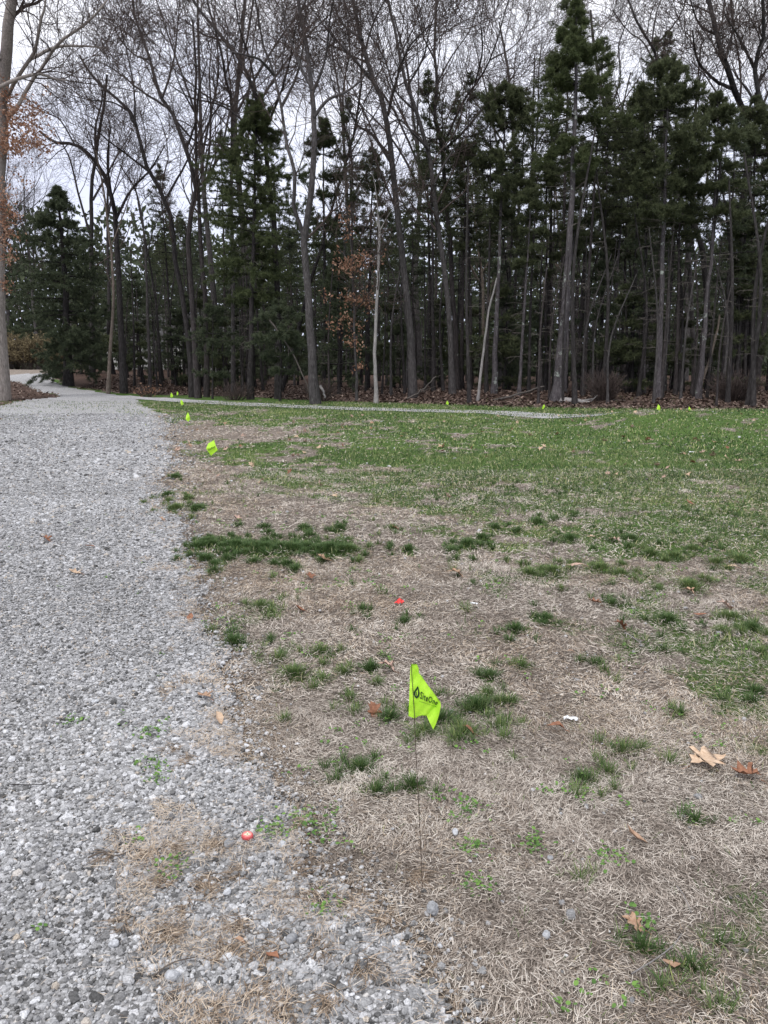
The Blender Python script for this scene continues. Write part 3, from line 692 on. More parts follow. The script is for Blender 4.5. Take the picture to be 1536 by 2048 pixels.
# ---- traced deciduous trees, foot pixel first
bare_tree([[(-8, 771), (-6, 640), (-5, 500), (-4, 380), (2, 230), (10, 130), (18, 40), (26, -80), (30, -240)],
           [(8, 205), (38, 150), (68, 105), (80, 50), (92, 0), (110, -90)], [(-2, 175), (30, 160), (75, 148), (110, 158), (135, 160)],
           [(2, 255), (40, 205), (62, 165), (88, 130), (120, 85), (165, 52), (205, 15), (240, -40)], [(-6, 330), (-60, 240), (-120, 160), (-160, 60)], [(0, 120), (-20, 60), (-60, -20)],
           [(60, 118), (110, 95), (160, 92), (205, 95)]], 44, 27.0, 'thick pale oak cut by the left edge with rusty leaves still on', 101, 'bark_oak', 1.0,
          leaves=[(25, 260, 60, 60, 1500), (10, 430, 26, 50, 650), (3, 570, 14, 12, 160), (60, 290, 40, 20, 300), (30, 215, 40, 25, 260), (5, 515, 14, 20, 120)], up=.06, name='oak_tree', limbk=.33, w1=.3)
bare_tree([[(185, 772), (186, 640), (184, 540), (182, 420), (190, 320), (205, 230), (215, 150)], [(184, 480), (160, 400), (140, 320), (110, 260)], [(186, 400), (230, 320), (265, 260)]],
          15, 38.0, 'dark straight trunk right behind the big left pine', 102, 'bark_dark', .9)
bare_tree([[(247, 768), (243, 650), (236, 540), (232, 460), (226, 405), (205, 345), (175, 305), (145, 288), (108, 285), (80, 262)],
           [(150, 290), (120, 240), (90, 225), (70, 215)], [(195, 330), (190, 260), (205, 190), (190, 140)], [(232, 440), (262, 380), (300, 340), (330, 290)], [(228, 420), (215, 330), (222, 250)]],
          17, 33.0, 'bare tree whose upper trunk arches far over to the left', 103, 'bark_dark', 1.0)
bare_tree([[(215, 772), (221, 690), (226, 600), (224, 520), (216, 450), (205, 370), (192, 300)], [(220, 500), (250, 420), (270, 360)]], 10, 32.0,
          'slender tan trunk left of the arching bare tree', 104, 'bark_tan', .8)
bare_tree([[(383, 768), (378, 700), (366, 600), (350, 510), (346, 450), (322, 385), (290, 325), (275, 265), (262, 225), (225, 190), (180, 145), (160, 110)],
           [(300, 345), (255, 310), (215, 280), (170, 240)], [(270, 250), (268, 180), (255, 110), (240, 50)], [(330, 400), (370, 330), (395, 270), (420, 200)], [(262, 225), (225, 205), (180, 200), (140, 190)]],
          15, 31.0, 'dark leaning trunk that sweeps left into a high bare crown', 105, 'bark_dark', 1.1)
bare_tree([[(395, 770), (390, 690), (384, 600), (376, 500), (383, 420), (392, 370), (372, 300), (348, 240), (325, 195), (308, 150), (292, 90), (272, 40), (262, -40)],
           [(350, 240), (395, 285), (440, 290), (470, 300)], [(335, 215), (280, 180), (230, 140), (190, 120)], [(300, 120), (270, 110), (235, 70), (220, 10)], [(372, 300), (392, 240), (398, 180), (415, 120)],
           [(325, 195), (345, 130), (355, 60), (360, -20)]],
          16, 30.0, 'forked dark tree behind the left flags leaning up to the left', 106, 'bark_red', 1.1)
bare_tree([[(412, 768), (412, 660), (406, 540), (400, 450), (398, 400), (393, 330), (390, 240), (392, 140), (385, 40)], [(393, 300), (420, 240), (450, 200), (490, 170)], [(392, 230), (360, 170), (340, 110)]],
          14, 31.5, 'straight brown trunk just right of the forked dark tree', 107, 'bark_red', 1.0)
bare_tree([[(466, 772), (466, 620), (465, 460), (463, 300), (463, 210), (450, 150), (440, 90), (420, 20), (400, -60)], [(463, 215), (490, 190), (530, 160), (560, 110)], [(463, 215), (410, 190), (350, 140), (310, 100), (280, 60)],
           [(463, 290), (420, 280), (370, 245), (330, 235)], [(450, 150), (470, 90), (485, 20)]],
          11, 34.0, 'slim upright tree passing behind the tall green pine', 108, 'bark_grey', 1.2)
bare_tree([[(555, 775), (556, 640), (552, 520), (546, 440), (534, 350), (530, 260), (512, 190), (482, 125), (452, 82), (420, 45), (385, 0), (360, -50)],
           [(512, 185), (500, 120), (480, 60), (470, 0)], [(530, 290), (490, 245), (440, 210), (380, 195), (340, 170)], [(452, 82), (410, 70), (370, 40)], [(535, 250), (560, 190), (580, 120), (590, 60)]],
          16, 29.5, 'dark curving trunk right of the tall green pine', 109, 'bark_dark', 1.1)
bare_tree([[(631, 798), (626, 740), (621, 680), (617, 600), (613, 530), (608, 475), (618, 415), (626, 350), (627, 280), (625, 200), (617, 120), (605, 50), (590, -40)],
           [(608, 478), (597, 440), (586, 410), (592, 360), (583, 320), (572, 280), (562, 215), (548, 150), (528, 95), (512, 10), (500, -60)], [(627, 235), (655, 200), (690, 185), (718, 165), (735, 140)],
           [(562, 215), (590, 160), (605, 100), (612, 20)], [(548, 150), (520, 120), (490, 110), (450, 100)], [(625, 180), (600, 130), (575, 60), (560, -20)], [(625, 190), (650, 120), (660, 40), (672, -30)]],
          25, 25.5, 'stout forked trunk nearest the path in the middle of the wood edge', 110, 'bark_grey', 1.2)
bare_tree([[(560, 778), (600, 650), (622, 560), (650, 470), (668, 400), (700, 300), (716, 220), (725, 100), (722, 20)], [(700, 300), (680, 220), (660, 150)], [(716, 230), (750, 160), (770, 90)]],
          11, 33.0, 'dark trunk leaning to the right behind the stout forked trunk', 111, 'bark_dark', 1.0)
bare_tree([[(714, 796), (712, 740), (709, 660), (707, 580), (703, 500), (695, 440), (692, 400)], [(707, 560), (730, 520), (745, 505)], [(706, 540), (685, 505), (672, 500)], [(709, 620), (740, 590)]],
          8, 27.0, 'young oak sapling holding clusters of rusty brown leaves', 112, 'bark_grey', .5,
          leaves=[(715, 525, 42, 22, 420), (712, 597, 48, 14, 300), (690, 645, 26, 18, 130), (716, 685, 18, 18, 80), (700, 450, 22, 30, 50), (718, 735, 14, 6, 40), (690, 420, 18, 20, 40)], name='oak_sapling')
bare_tree([[(752, 801), (750, 740), (750, 680), (754, 600), (757, 530), (759, 465), (756, 430)], [(759, 460), (740, 410), (728, 380), (700, 350)], [(759, 462), (780, 425), (800, 400)], [(757, 440), (750, 370), (735, 320)]],
          11, 26.0, 'slim straight whitish trunk beside the rusty leaved sapling', 113, 'bark_pale', .45, w1=.55, limbk=.4)
bare_tree([[(826, 792), (823, 700), (816, 610), (804, 500), (796, 420), (786, 350), (776, 250), (764, 205), (745, 160), (728, 105), (718, 50), (702, -10), (690, -80)],
           [(776, 230), (790, 170), (815, 100), (860, 50)], [(745, 160), (700, 110), (655, 60), (620, 10)], [(728, 110), (745, 50), (770, 0), (800, -40)], [(786, 330), (745, 270), (715, 250), (690, 200)], [(725, 80), (680, 40), (660, -20)]],
          21, 28.0, 'big dark trunk in the centre that bends left as it rises', 114, 'bark_grey', 1.2)
bare_tree([[(905, 797), (903, 720), (898, 620), (887, 520), (876, 450), (868, 390), (858, 310), (833, 225), (813, 175), (798, 100), (778, 15), (765, -50)],
           [(833, 225), (790, 180), (770, 120), (735, 60)], [(858, 300), (830, 270), (800, 240), (775, 250)], [(800, 110), (830, 50), (850, -10)], [(813, 175), (845, 120), (860, 60), (885, -20)], [(866, 370), (900, 310), (930, 270)]],
          17, 28.5, 'tall curved trunk leaning left into a wide fan of branches', 115, 'bark_grey', 1.2)
bare_tree([[(915, 797), (912, 700), (906, 600), (898, 470), (890, 390), (888, 310), (876, 260), (868, 225), (875, 165), (870, 95), (873, 0), (868, -60)],
           [(888, 290), (925, 205), (950, 170), (978, 125), (1003, 50), (1022, -20)], [(888, 300), (940, 250), (985, 190), (1020, 160), (1045, 120)], [(875, 165), (905, 110), (940, 60), (960, 0)],
           [(950, 170), (965, 100), (962, 40), (975, -30)], [(870, 120), (845, 70), (830, 10)], [(980, 120), (1030, 90), (1060, 40)]],
          15, 31.0, 'many forked bare tree fanning up behind the curved trunk', 116, 'bark_red', 1.5, tmin=.4)
bare_tree([[(955, 801), (962, 740), (970, 680), (978, 620), (986, 585), (994, 556)]], 8, 26.0, 'short thin pale trunk leaning right against a pine', 117, 'bark_pale', .15, w1=.5)
bare_tree([[(1390, 770), (1385, 640), (1372, 470), (1350, 330), (1330, 200), (1322, 160), (1303, 92), (1270, 35), (1240, -30)], [(1303, 95), (1335, 65), (1365, 20), (1380, -40)], [(1303, 90), (1312, 30), (1330, -30)],
           [(1322, 160), (1290, 90), (1255, 60), (1225, 20)], [(1350, 300), (1390, 220), (1400, 150)]],
          13, 34.0, 'bare tree rising above the right pines with a Y shaped fork', 118, 'bark_grey', 1.1, tmin=.5)
bare_tree([[(1420, 770), (1415, 620), (1405, 500), (1375, 420), (1320, 352), (1270, 318), (1243, 298), (1215, 230), (1200, 170), (1190, 100), (1180, 20)], [(1243, 300), (1200, 300), (1160, 310), (1120, 330)],
           [(1320, 352), (1300, 280), (1290, 220)], [(1215, 230), (1240, 160), (1238, 90), (1260, 30)], [(1243, 298), (1205, 275), (1175, 230)]],
          17, 33.0, 'dark oak with a heavy limb arching left behind the tallest pine', 119, 'bark_dark', .9, tmin=.4)
bare_tree([[(1492, 775), (1494, 680), (1487, 560), (1482, 420), (1500, 310), (1492, 250), (1470, 180), (1450, 120), (1434, 70), (1415, -10), (1405, -80)],
           [(1470, 180), (1430, 160), (1395, 120), (1385, 60)], [(1450, 120), (1465, 60), (1460, 0)], [(1495, 270), (1530, 200), (1560, 120)], [(1434, 70), (1400, 50), (1380, 0)]],
          24, 30.0, 'thick dark trunk nearest the right edge of the wood', 120, 'bark_dark', 1.1, tmin=.4)
bare_tree([[(1560, 790), (1555, 600), (1548, 400), (1530, 250), (1510, 140), (1530, 60), (1520, -40)], [(1510, 140), (1480, 80), (1450, 30)], [(1520, 100), (1560, 30), (1600, -30)], [(1530, 240), (1495, 180), (1470, 150)]],
          20, 28.0, 'bare tree standing just past the right edge, branches reaching in', 121, 'bark_grey', 1.1, tmin=.3)
bare_tree([[(680, 780), (684, 640), (690, 500), (705, 380), (702, 300), (688, 240), (685, 180), (700, 100), (690, 0)], [(702, 290), (725, 220), (750, 170)], [(688, 240), (660, 200), (640, 150)]], 9, 36.0,
          'thin grey tree standing deep behind the rusty sapling', 122, 'bark_grey', 1.1, tmin=.4)
bare_tree([[(300, 768), (296, 650), (292, 540), (285, 440), (270, 380), (240, 330)], [(292, 520), (310, 450), (340, 400)]], 9, 36.0, 'small bare tree between the arching tree and the dark leaning trunk', 123, 'bark_grey', 1.0)

# ---- traced pines
traced_pine([(1112, 806), (1119, 740), (1126, 660), (1133, 570), (1140, 480), (1145, 380), (1149, 260), (1152, 140), (1156, 2)], 21, 25.5,
            [(330, 70), (285, 85), (235, 100), (215, 118), (195, 100), (175, 60), (150, 58), (120, 50), (80, 34), (40, 18), (0, 5)], 'tallest pine of the wood with a bare lichened lower trunk', 201,
            mat='bark_lichen', tuft_n=11500, topx=.5, whorl=.46, dead=46, gap=.12, rise=.12, droop=.05, deadL=.75, needle='needles_bright', size=.13)
traced_pine([(988, 788), (990, 700), (995, 600), (999, 480), (1004, 360), (1010, 260), (1015, 175)], 11, 28.0,
            [(420, 45), (330, 68), (260, 62), (215, 50), (175, 14)], 'pine with a pale slender trunk left of the tallest pine', 202, mat='bark_lichen', tuft_n=8500, gap=.15, rise=.2)
traced_pine([(500, 776), (502, 640), (506, 480), (511, 330), (516, 188)], 12, 29.0,
            [(620, 55), (520, 78), (450, 95), (380, 90), (330, 85), (280, 58), (230, 30), (190, 7)], 'tall bright green pine left of the centre trunks', 203, mat='bark_dark', needle='needles_bright', tuft_n=13000, nb=6, whorl=.38, gap=.03, topx=.85, rise=.12, size=.13)
traced_pine([(136, 762), (133, 660), (130, 560), (122, 460), (116, 375)], 17, 34.0,
            [(740, 60), (700, 85), (640, 105), (560, 95), (500, 82), (450, 55), (410, 28), (376, 6)], 'broad bluish pine at the bend of the driveway', 204, mat='bark_dark', needle='needles_blue', tuft_n=19000, whorl=.36, dead=8, gap=.0, rise=.04, droop=.14, size=.13, nb=7, topx=.9)
traced_pine([(648, 778), (649, 600), (648, 420), (646, 238)], 8, 31.0, [(480, 42), (400, 45), (330, 40), (280, 26), (240, 7)], 'narrow pine rising just right of the stout forked trunk', 205, mat='bark_dark', tuft_n=3600)
traced_pine([(735, 780), (738, 600), (742, 450), (745, 300)], 8, 33.0, [(520, 50), (450, 55), (390, 45), (330, 25), (302, 6)], 'middle sized pine behind the slim whitish trunk', 206, mat='bark_dark', tuft_n=3600)
traced_pine([(940, 785), (940, 640), (938, 480), (935, 285)], 9, 31.0, [(500, 55), (430, 72), (360, 62), (320, 40), (288, 8)], 'dark pine filling the gap left of the slender pale pine', 207, mat='bark_dark', tuft_n=5500, gap=.06)
traced_pine([(1090, 790), (1092, 650), (1092, 500), (1095, 315)], 8, 30.0, [(560, 40), (470, 62), (400, 55), (350, 32), (318, 6)], 'short dense pine standing left of the lichened trunk', 208, mat='bark_dark', needle='needles', tuft_n=5000, gap=.05)
traced_pine([(1315, 810), (1319, 700), (1324, 560), (1329, 400), (1333, 270), (1337, 120)], 13, 25.5, [(430, 60), (350, 85), (260, 90), (200, 62), (150, 34), (122, 8)], 'pine with a whitish spotted trunk behind a lime flag', 209,
            mat='bark_lichen', tuft_n=10500, dead=40, gap=.1)
traced_pine([(1396, 811), (1404, 720), (1414, 600), (1425, 490), (1432, 330), (1436, 190)], 11, 25.5, [(460, 45), (380, 62), (300, 62), (240, 35), (192, 8)], 'leaning pine with a grey trunk right of the whitish spotted one', 210,
            mat='bark_lichen', tuft_n=7000, dead=36, gap=.15)
traced_pine([(1287, 806), (1289, 650), (1292, 450), (1290, 300), (1285, 175)], 7, 27.0, [(440, 40), (350, 55), (270, 50), (200, 25), (178, 6)], 'thin pine close left of the whitish spotted trunk', 211, mat='bark_lichen', tuft_n=4000, dead=30, gap=.12)
traced_pine([(1500, 800), (1502, 600), (1506, 420), (1510, 195)], 12, 28.0, [(520, 60), (440, 75), (340, 78), (280, 55), (230, 25), (198, 6)], 'dense dark pine at the right edge of the photo', 212, mat='bark_dark', tuft_n=7500, gap=.05)
traced_pine([(1154, 788), (1159, 680), (1166, 560), (1171, 440), (1176, 330)], 9, 29.0, [(500, 35), (420, 45), (370, 35), (332, 6)], 'reddish trunked pine right behind the tallest pine', 213, mat='bark_red', tuft_n=2600, dead=36)
traced_pine([(1219, 780), (1226, 660), (1234, 540), (1242, 440), (1248, 230)], 9, 30.0, [(480, 45), (380, 60), (300, 55), (240, 18), (232, 5)], 'pine rising behind the left twiggy shrub', 214, mat='bark_lichen', tuft_n=5000, dead=36)
traced_pine([(1349, 810), (1353, 700), (1358, 560), (1361, 436), (1365, 330)], 8, 26.5, [(470, 35), (420, 45), (370, 35), (332, 6)], 'thin brown pine between the whitish spotted and the leaning trunks', 215, mat='bark_red', tuft_n=2600, dead=30)
traced_pine([(1038, 798), (1043, 700), (1052, 563), (1058, 470), (1062, 380)], 7, 27.0, [(520, 30), (450, 42), (400, 30), (382, 5)], 'thin leaning pine behind the fallen pole', 216, mat='bark_lichen', tuft_n=2400, dead=26)
traced_pine([(1130, 788), (1136, 680), (1141, 560), (1150, 440)], 7, 28.0, [(560, 20), (520, 30), (470, 26), (442, 5)], 'thin lichened pine hugging the tallest pine on its right', 217, mat='bark_lichen', tuft_n=1200, dead=26)
traced_pine([(1242, 786), (1247, 640), (1254, 450), (1258, 350)], 8, 31.0, [(520, 35), (460, 45), (400, 35), (352, 6)], 'straight brown pine right of the left twiggy shrub', 218, mat='bark_red', tuft_n=2600, dead=26)
traced_pine([(1455 + 5, 786), (1470, 640), (1488, 500), (1492, 420)], 7, 28.0, [(560, 30), (500, 42), (450, 30), (422, 5)], 'thin pine behind the right twiggy shrub', 219, mat='bark_grey', tuft_n=2200, dead=24)
traced_pine([(560, 790), (561, 740), (560, 690), (558, 600)], 4, 27.5, [(745, 35), (690, 62), (650, 50), (620, 25), (602, 5)], 'low young pine in shade left of the stout forked trunk', 220, mat='bark_dark', needle='needles_blue', tuft_n=3000, dead=0)
traced_pine([(424, 782), (425, 720), (426, 600)], 4, 29.5, [(735, 30), (690, 55), (650, 35), (603, 5)], 'low young pine at the foot of the straight brown trunk', 221, mat='bark_dark', needle='needles_blue', tuft_n=2000, dead=0)
traced_pine([(1572, 800), (1570, 600), (1568, 300)], 12, 27.0, [(620, 60), (480, 80), (380, 60), (302, 8)], 'pine standing just beyond the right edge', 222, mat='bark_red', tuft_n=5000, dead=20)

# ---- deeper rows: copies of a few trees
g0 = np.random.default_rng(55)
def proto_pine(H, cb, rmax, seed, needle, mat, tn, dead, label, group):
    g = np.random.default_rng(seed); o = empty('pine_tree', (0, 0, 0), label=label, cat='pine tree', group=group)
    lean = g.normal(0, .25, 2)
    return pine(o, np.array([[0, 0, -.1], [lean[0]*.3, lean[1]*.3, H*.5], [lean[0], lean[1], H]]), .048+.0034*H, [(H*cb, rmax*.7), (H*(cb+.12), rmax), (H*(cb+.45*(1-cb)+.05), rmax*.75), (H*.93, rmax*.28), (H, .05)],
                g, needle=needle, mat=mat, tuft_n=tn, dead=dead, size=.125, whorl=.46, deadL=.65)
LBG = 'slim pine in the dark depth of the wood'; GBG = 'pines deep in the wood'
LUN = 'low young pine in the dark understory of the wood'; GUN = 'young pines under the tall trees'
protos = [proto_pine(13, .58, 1.5, 301, 'needles', 'bark_dark', 2000, 40, LBG, GBG), proto_pine(11, .52, 1.4, 302, 'needles_blue', 'bark_grey', 2000, 40, LBG, GBG),
          proto_pine(15, .62, 1.7, 303, 'needles', 'bark_red', 2000, 46, LBG, GBG), proto_pine(9.5, .42, 1.3, 304, 'needles_blue', 'bark_dark', 2000, 30, LBG, GBG)]
under = [proto_pine(4.6, .10, 1.25, 311, 'needles_blue', 'bark_dark', 2200, 0, LUN, GUN), proto_pine(3.4, .08, 1.1, 312, 'needles', 'bark_dark', 1800, 0, LUN, GUN)]
def wood_edge(x): return float(np.interp(x, edge_line[:, 0], edge_line[:, 1]))
def spread(protos_, spots):
    used = set()
    for k, (x, y, s) in enumerate(spots):
        i = k % len(protos_); o = protos_[i] if i not in used else copy_tree(protos_[i]); used.add(i)
        o.location = (x, y, float(terrain(x, y))); o.rotation_euler = (0, 0, g0.uniform(0, 6.28)); o.scale = (s, s, s*g0.uniform(.92, 1.1))
spots = []
tries = 0
while len(spots) < 128 and tries < 9000:
    tries += 1
    px = g0.uniform(60, 1600); dd = g0.uniform(0, 1)**1.1*30+3.5; Yb = 26
    x = (px-CX)/F*(Yb+dd); y = wood_edge(x)+dd; x = (px-CX)/F*y
    if px < 250 and (y < 50 or px < 130): continue
    if any((x-a)**2+(y-b)**2 < 1.1 for a, b, _ in spots): continue
    hgt = .92 if px > 850 else (.60 if px < 350 else .74)
    spots.append((x, y, hgt*g0.uniform(.75, 1.08)*(y/34)**.35))
spread(protos, spots)
spots = []
while len(spots) < 60:
    px = g0.uniform(150, 1600); x = (px-CX)/F*30; y = wood_edge(x)+g0.uniform(2.5, 20); x = (px-CX)/F*y
    if px < 700 or g0.uniform() < .6: spots.append((x, y, g0.uniform(.6, 1.3)))
spread(under, spots)
# thin bare poles between the pines
def proto_bare(H, r, seed, label, group, mat='bark_grey', dens=1.0, nl=4):
    g = np.random.default_rng(seed); o = empty('bare_tree', (0, 0, 0), label=label, cat='tree', group=group)
    P_, cur, d = [np.array([0, 0, -.1])], np.array([0, 0, -.1]), norm(np.array([g.normal(0, .07), g.normal(0, .07), 1]))
    for _ in range(7): cur = cur+d*H/7; P_.append(cur); d = norm(d+g.normal(0, .07, 3)+np.array([0, 0, .03]))
    p = smooth_path(P_, 16); R = taper(16, r, r*.22); L0, R0 = [p], [R]; tr = [tubes(p[None], R[None], 8)]
    for _ in range(nl):
        i = g.integers(6, 12); a = g.uniform(0, 6.28); dr = norm(np.array([math.cos(a)*.6, math.sin(a)*.6, 1])); q = [p[i]]
        for _ in range(4): q.append(q[-1]+dr*H*.10); dr = norm(dr+g.normal(0, .12, 3)+np.array([0, 0, .06]))
        q = smooth_path(q, 16); rr = taper(16, R[i]*.65, R[i]*.15, False); L0.append(q); R0.append(rr); tr.append(tubes(q[None], rr[None], 6))
    v, f = tube_join(tr); mk('trunk', v, f, M[mat], o, smooth=True)
    (v, f), _ = bare_crown(g, L0, R0, H, dens, .1, .35, .0055); mk('crown', v, f, M['twig'], o); return o
LBB = 'bare leafless tree seen far back through the wood'; GBB = 'bare trees far back in the wood'
bprot = [proto_bare(17, .17, 401, LBB, GBB), proto_bare(15, .14, 402, LBB, GBB, 'bark_dark'), proto_bare(19, .2, 403, LBB, GBB), proto_bare(13, .1, 404, LBB, GBB, 'bark_tan', .8, 3)]
spots = []
for _ in range(18):
    px = g0.uniform(130, 1620); y = g0.uniform(36, 60); x = (px-CX)/F*y; spots.append((x, y, g0.uniform(.8, 1.25)*(y/42)**.6))
for px, y in [(36, 72), (62, 78), (90, 70), (112, 80), (78, 90), (50, 85), (-30, 74)]: spots.append(((px-CX)/F*y, y, 1.0))
spread(bprot, spots)
def proto_pole(H, r, seed, mat, label, group):
    g = np.random.default_rng(seed); o = empty('dead_tree', (0, 0, 0), label=label, cat='dead tree', group=group)
    p = smooth_path([np.array([0, 0, -.1]), np.array([g.normal(0, .15), g.normal(0, .1), H*.5]), np.array([g.normal(0, .5), g.normal(0, .2), H])], 12)
    v, f = tubes(p[None], taper(12, r, r*.35)[None], 7); mk('trunk', v, f, M[mat], o, smooth=True)
    fn = lambda z: np.array([np.interp(z, p[:, 2], p[:, 0]), np.interp(z, p[:, 2], p[:, 1])])
    v, f = dead_limbs(g, fn, 1, H*.95, 13, .42); mk('dead_branches', v, f, M['deadwood'], o); return o
LPO = 'thin dead pole standing among the pines'; GPO = 'thin dead poles in the wood'
pp = [proto_pole(6, .055, 501, 'bark_dark', LPO, GPO), proto_pole(4.5, .045, 502, 'bark_red', LPO, GPO), proto_pole(6.8, .065, 503, 'bark_dark', LPO, GPO), proto_pole(5.2, .05, 504, 'bark_grey', LPO, GPO)]
spots = []
for _ in range(120):
    px = g0.uniform(250, 1600); x = (px-CX)/F*28; y = wood_edge(x)+g0.uniform(.6, 12); x = (px-CX)/F*y; spots.append((x, y, g0.uniform(.7, 1.15)))
spread(pp, spots)

# far woodland: one mass behind everything
n = 90000; g = np.random.default_rng(66); y = g.uniform(70, 100, n); x = g.uniform(-.62, .62, n)*y*1.15
hmax = 10.5+5*fbm(x*.08, y*.08, 5, 3); z = g.uniform(0, 1, n)**1.6*hmax
p = np.stack([x, y, z+terrain(x, y)], -1); v, f, t_ = leaf_cards(g, p, .36, .5)
mk('distant_woodland', v, f, M['needles_blue'], attrs={'tint': t_*.7}, kind='stuff', label='dark mass of woodland far behind the trunks', cat='woodland')

# ---- twiggy shrubs and low growth
def twiggy(px, py, Y, w, h, label, seed, mat='twig', n=150, name='shrub', green=None):
    g = np.random.default_rng(seed); b = atY(px, py, Y); zt = float(terrain(b[0], b[1])); o = empty(name, (b[0], b[1], zt), label=label, cat='shrub')
    a = g.uniform(0, 6.28, n); r = g.uniform(0, 1, n)**.7; k = 6; P_ = np.zeros((n, k, 3)); P_[:, 0, 0] = np.cos(a)*r*w*.18; P_[:, 0, 1] = np.sin(a)*r*w*.18; P_[:, 0, 2] = -.03
    d = norm(np.stack([np.cos(a)*r*w*.55, np.sin(a)*r*w*.55, np.full(n, h)*g.uniform(.6, 1.1, n)], -1)); L = h*g.uniform(.6, 1.15, n)
    for j in range(1, k): P_[:, j] = P_[:, j-1]+d*(L/(k-1))[:, None]; d = norm(d+g.normal(0, .10, (n, 3)))
    R = np.repeat(np.linspace(.010, .005, k)[None], n, 0)
    P2, R2 = offspring(g, P_, R, 4.5, .25, (h*.12, h*.38), (.4, 1.0), 4, .03, .16, .7); R2 = np.maximum(R2, .0048)
    v, f = tube_join([tubes(P_, R, 3)]); mk('stems', v, f, M[mat], o)
    v, f = tube_join([tubes(P2, R2, 3)]); mk('twigs', v, f, M[mat], o)
    if green:
        pts = P2[:, 1:].reshape(-1, 3); pts = pts[g.integers(0, len(pts), green[0])]+g.normal(0, .06, (green[0], 3)); v, f, t_ = leaf_cards(g, pts, green[1]); mk('foliage', v, f, M[green[2]], o, attrs={'tint': t_})
    return o
twiggy(1207, 812, 25.2, 1.15, .95, 'leafless brown shrub left of the whitish spotted pine', 601)
twiggy(1465, 812, 25.0, 1.6, .95, 'wide leafless brown shrub near the right edge', 602, n=190)
M['olive'] = tint_mat('olive_foliage', [(0, (0.10, 0.08, 0.045)), (1, (0.26, 0.215, 0.125))], .8, .2, .2)
for k, (px, Y) in enumerate([(35, 62), (62, 60), (92, 64), (8, 61), (118, 66)]):
    twiggy(px, 748, Y, 3.2, 2.6, ['olive bush second from the left across the far road', 'olive bush in the middle across the far road', 'olive bush just left of the bluish pine', 'olive bush right beside the thick oak trunk', 'olive bush half hidden behind the bluish pine'][k], 610+k, n=90, green=(2600, .10, 'olive'), name='bush')
twiggy(292, 781, 31.5, .9, .55, 'small yellow leaved bush at the leafy wood edge', 620, n=40, green=(110, .05, 'brown_leaf'), name='bush')
twiggy(640, 782, 27.5, 1.2, .8, 'thin leafless brush behind the stout forked trunk', 621, n=70)
twiggy(470, 784, 28.5, 1.4, .7, 'thin leafless brush under the tall green pine', 622, n=70)

# ---- fallen wood
def log(pts, r0, label, seed, mat='deadwood', name='fallen_branch', stubs=5, cat='fallen branch'):
    """pts: (px, py, Y) along the piece"""
    g = np.random.default_rng(seed); P_ = np.array([atY(a, b, c) for a, b, c in pts])
    org = P_[0].copy(); p = smooth_path(P_-org, 12); p += g.normal(0, .012, p.shape); R = np.linspace(r0, r0*.55, 12)
    l = [tubes(p[None], R[None], 7)]; st, sr = offspring(g, p[None], R[None], stubs, .1, (.2, .7), (.6, 1.1), 3, .05, .1, .45)
    if len(st): l.append(tubes(st, np.maximum(sr, .006), 4))
    v, f = tube_join(l); return mk(name, v, f, M[mat], None, smooth=True, label=label, cat=cat).__setattr__('location', tuple(org))
log([(985, 802, 26), (1035, 789, 25.8), (1090, 771, 25.6)], .045, 'fallen pole propped up at a slant left of the tallest pine', 701)
log([(1120, 801, 25.2), (1150, 802, 25.0), (1180, 806, 24.8)], .12, 'thick pale fallen log lying at the foot of the tallest pine', 702, 'bark_pale', 'fallen_log', 2, 'log')
log([(1225, 802, 25.4), (1270, 806, 25.2), (1295, 811, 25.0)], .07, 'fallen log between the left shrub and the whitish spotted trunk', 703, 'deadwood', 'fallen_log', 3, 'log')
log([(1180, 793, 26.5), (1235, 797, 26.2), (1290, 800, 26)], .045, 'thin fallen branch lying behind the left shrub', 704)
log([(1500, 818, 24.6), (1530, 809, 24.8), (1580, 803, 25)], .075, 'dark fallen log in the brush pile at the right edge', 705, 'bark_dark', 'fallen_log', 5, 'log')
log([(1495, 806, 25.4), (1540, 812, 25), (1590, 815, 24.8)], .06, 'dark upper branch of the brush pile at the right edge', 706, 'bark_dark')
log([(1350, 806, 25.4), (1385, 812, 25.1), (1410, 816, 25)], .06, 'fallen branch at the foot of the leaning grey pine', 707, 'bark_grey')
log([(1100, 808, 25.6), (1108, 793, 25.8), (1115, 780, 26)], .04, 'pale stick leaning on the foot of the tallest pine', 708, 'bark_pale', stubs=1)
log([(1406, 760, 26), (1425, 700, 26), (1441, 628, 26)], .05, 'pale broken pole leaning right beside the grey pine', 709, 'bark_tan', stubs=2)
log([(1195, 762, 28), (1210, 700, 28), (1224, 660, 28)], .04, 'brown broken pole leaning among the pines above the left shrub', 710, 'bark_red', stubs=2)
log([(640, 771, 26.6), (646, 782, 26.5), (650, 796, 26.4)], .05, 'short pale stick leaning right of the stout forked trunk', 711, 'bark_pale', stubs=1)
log([(815, 797, 27), (845, 780, 27), (872, 752, 27)], .035, 'thin slanting branch at the foot of the big dark centre trunk', 712)
log([(540, 640, 27), (575, 690, 27), (610, 760, 27), (618, 785, 27)], .03, 'thin fallen branch slanting down left of the stout forked trunk', 713)
log([(1505, 740, 26), (1508, 765, 26), (1514, 802, 26)], .04, 'pale broken stem standing by the brush pile', 714, 'bark_tan', stubs=1)

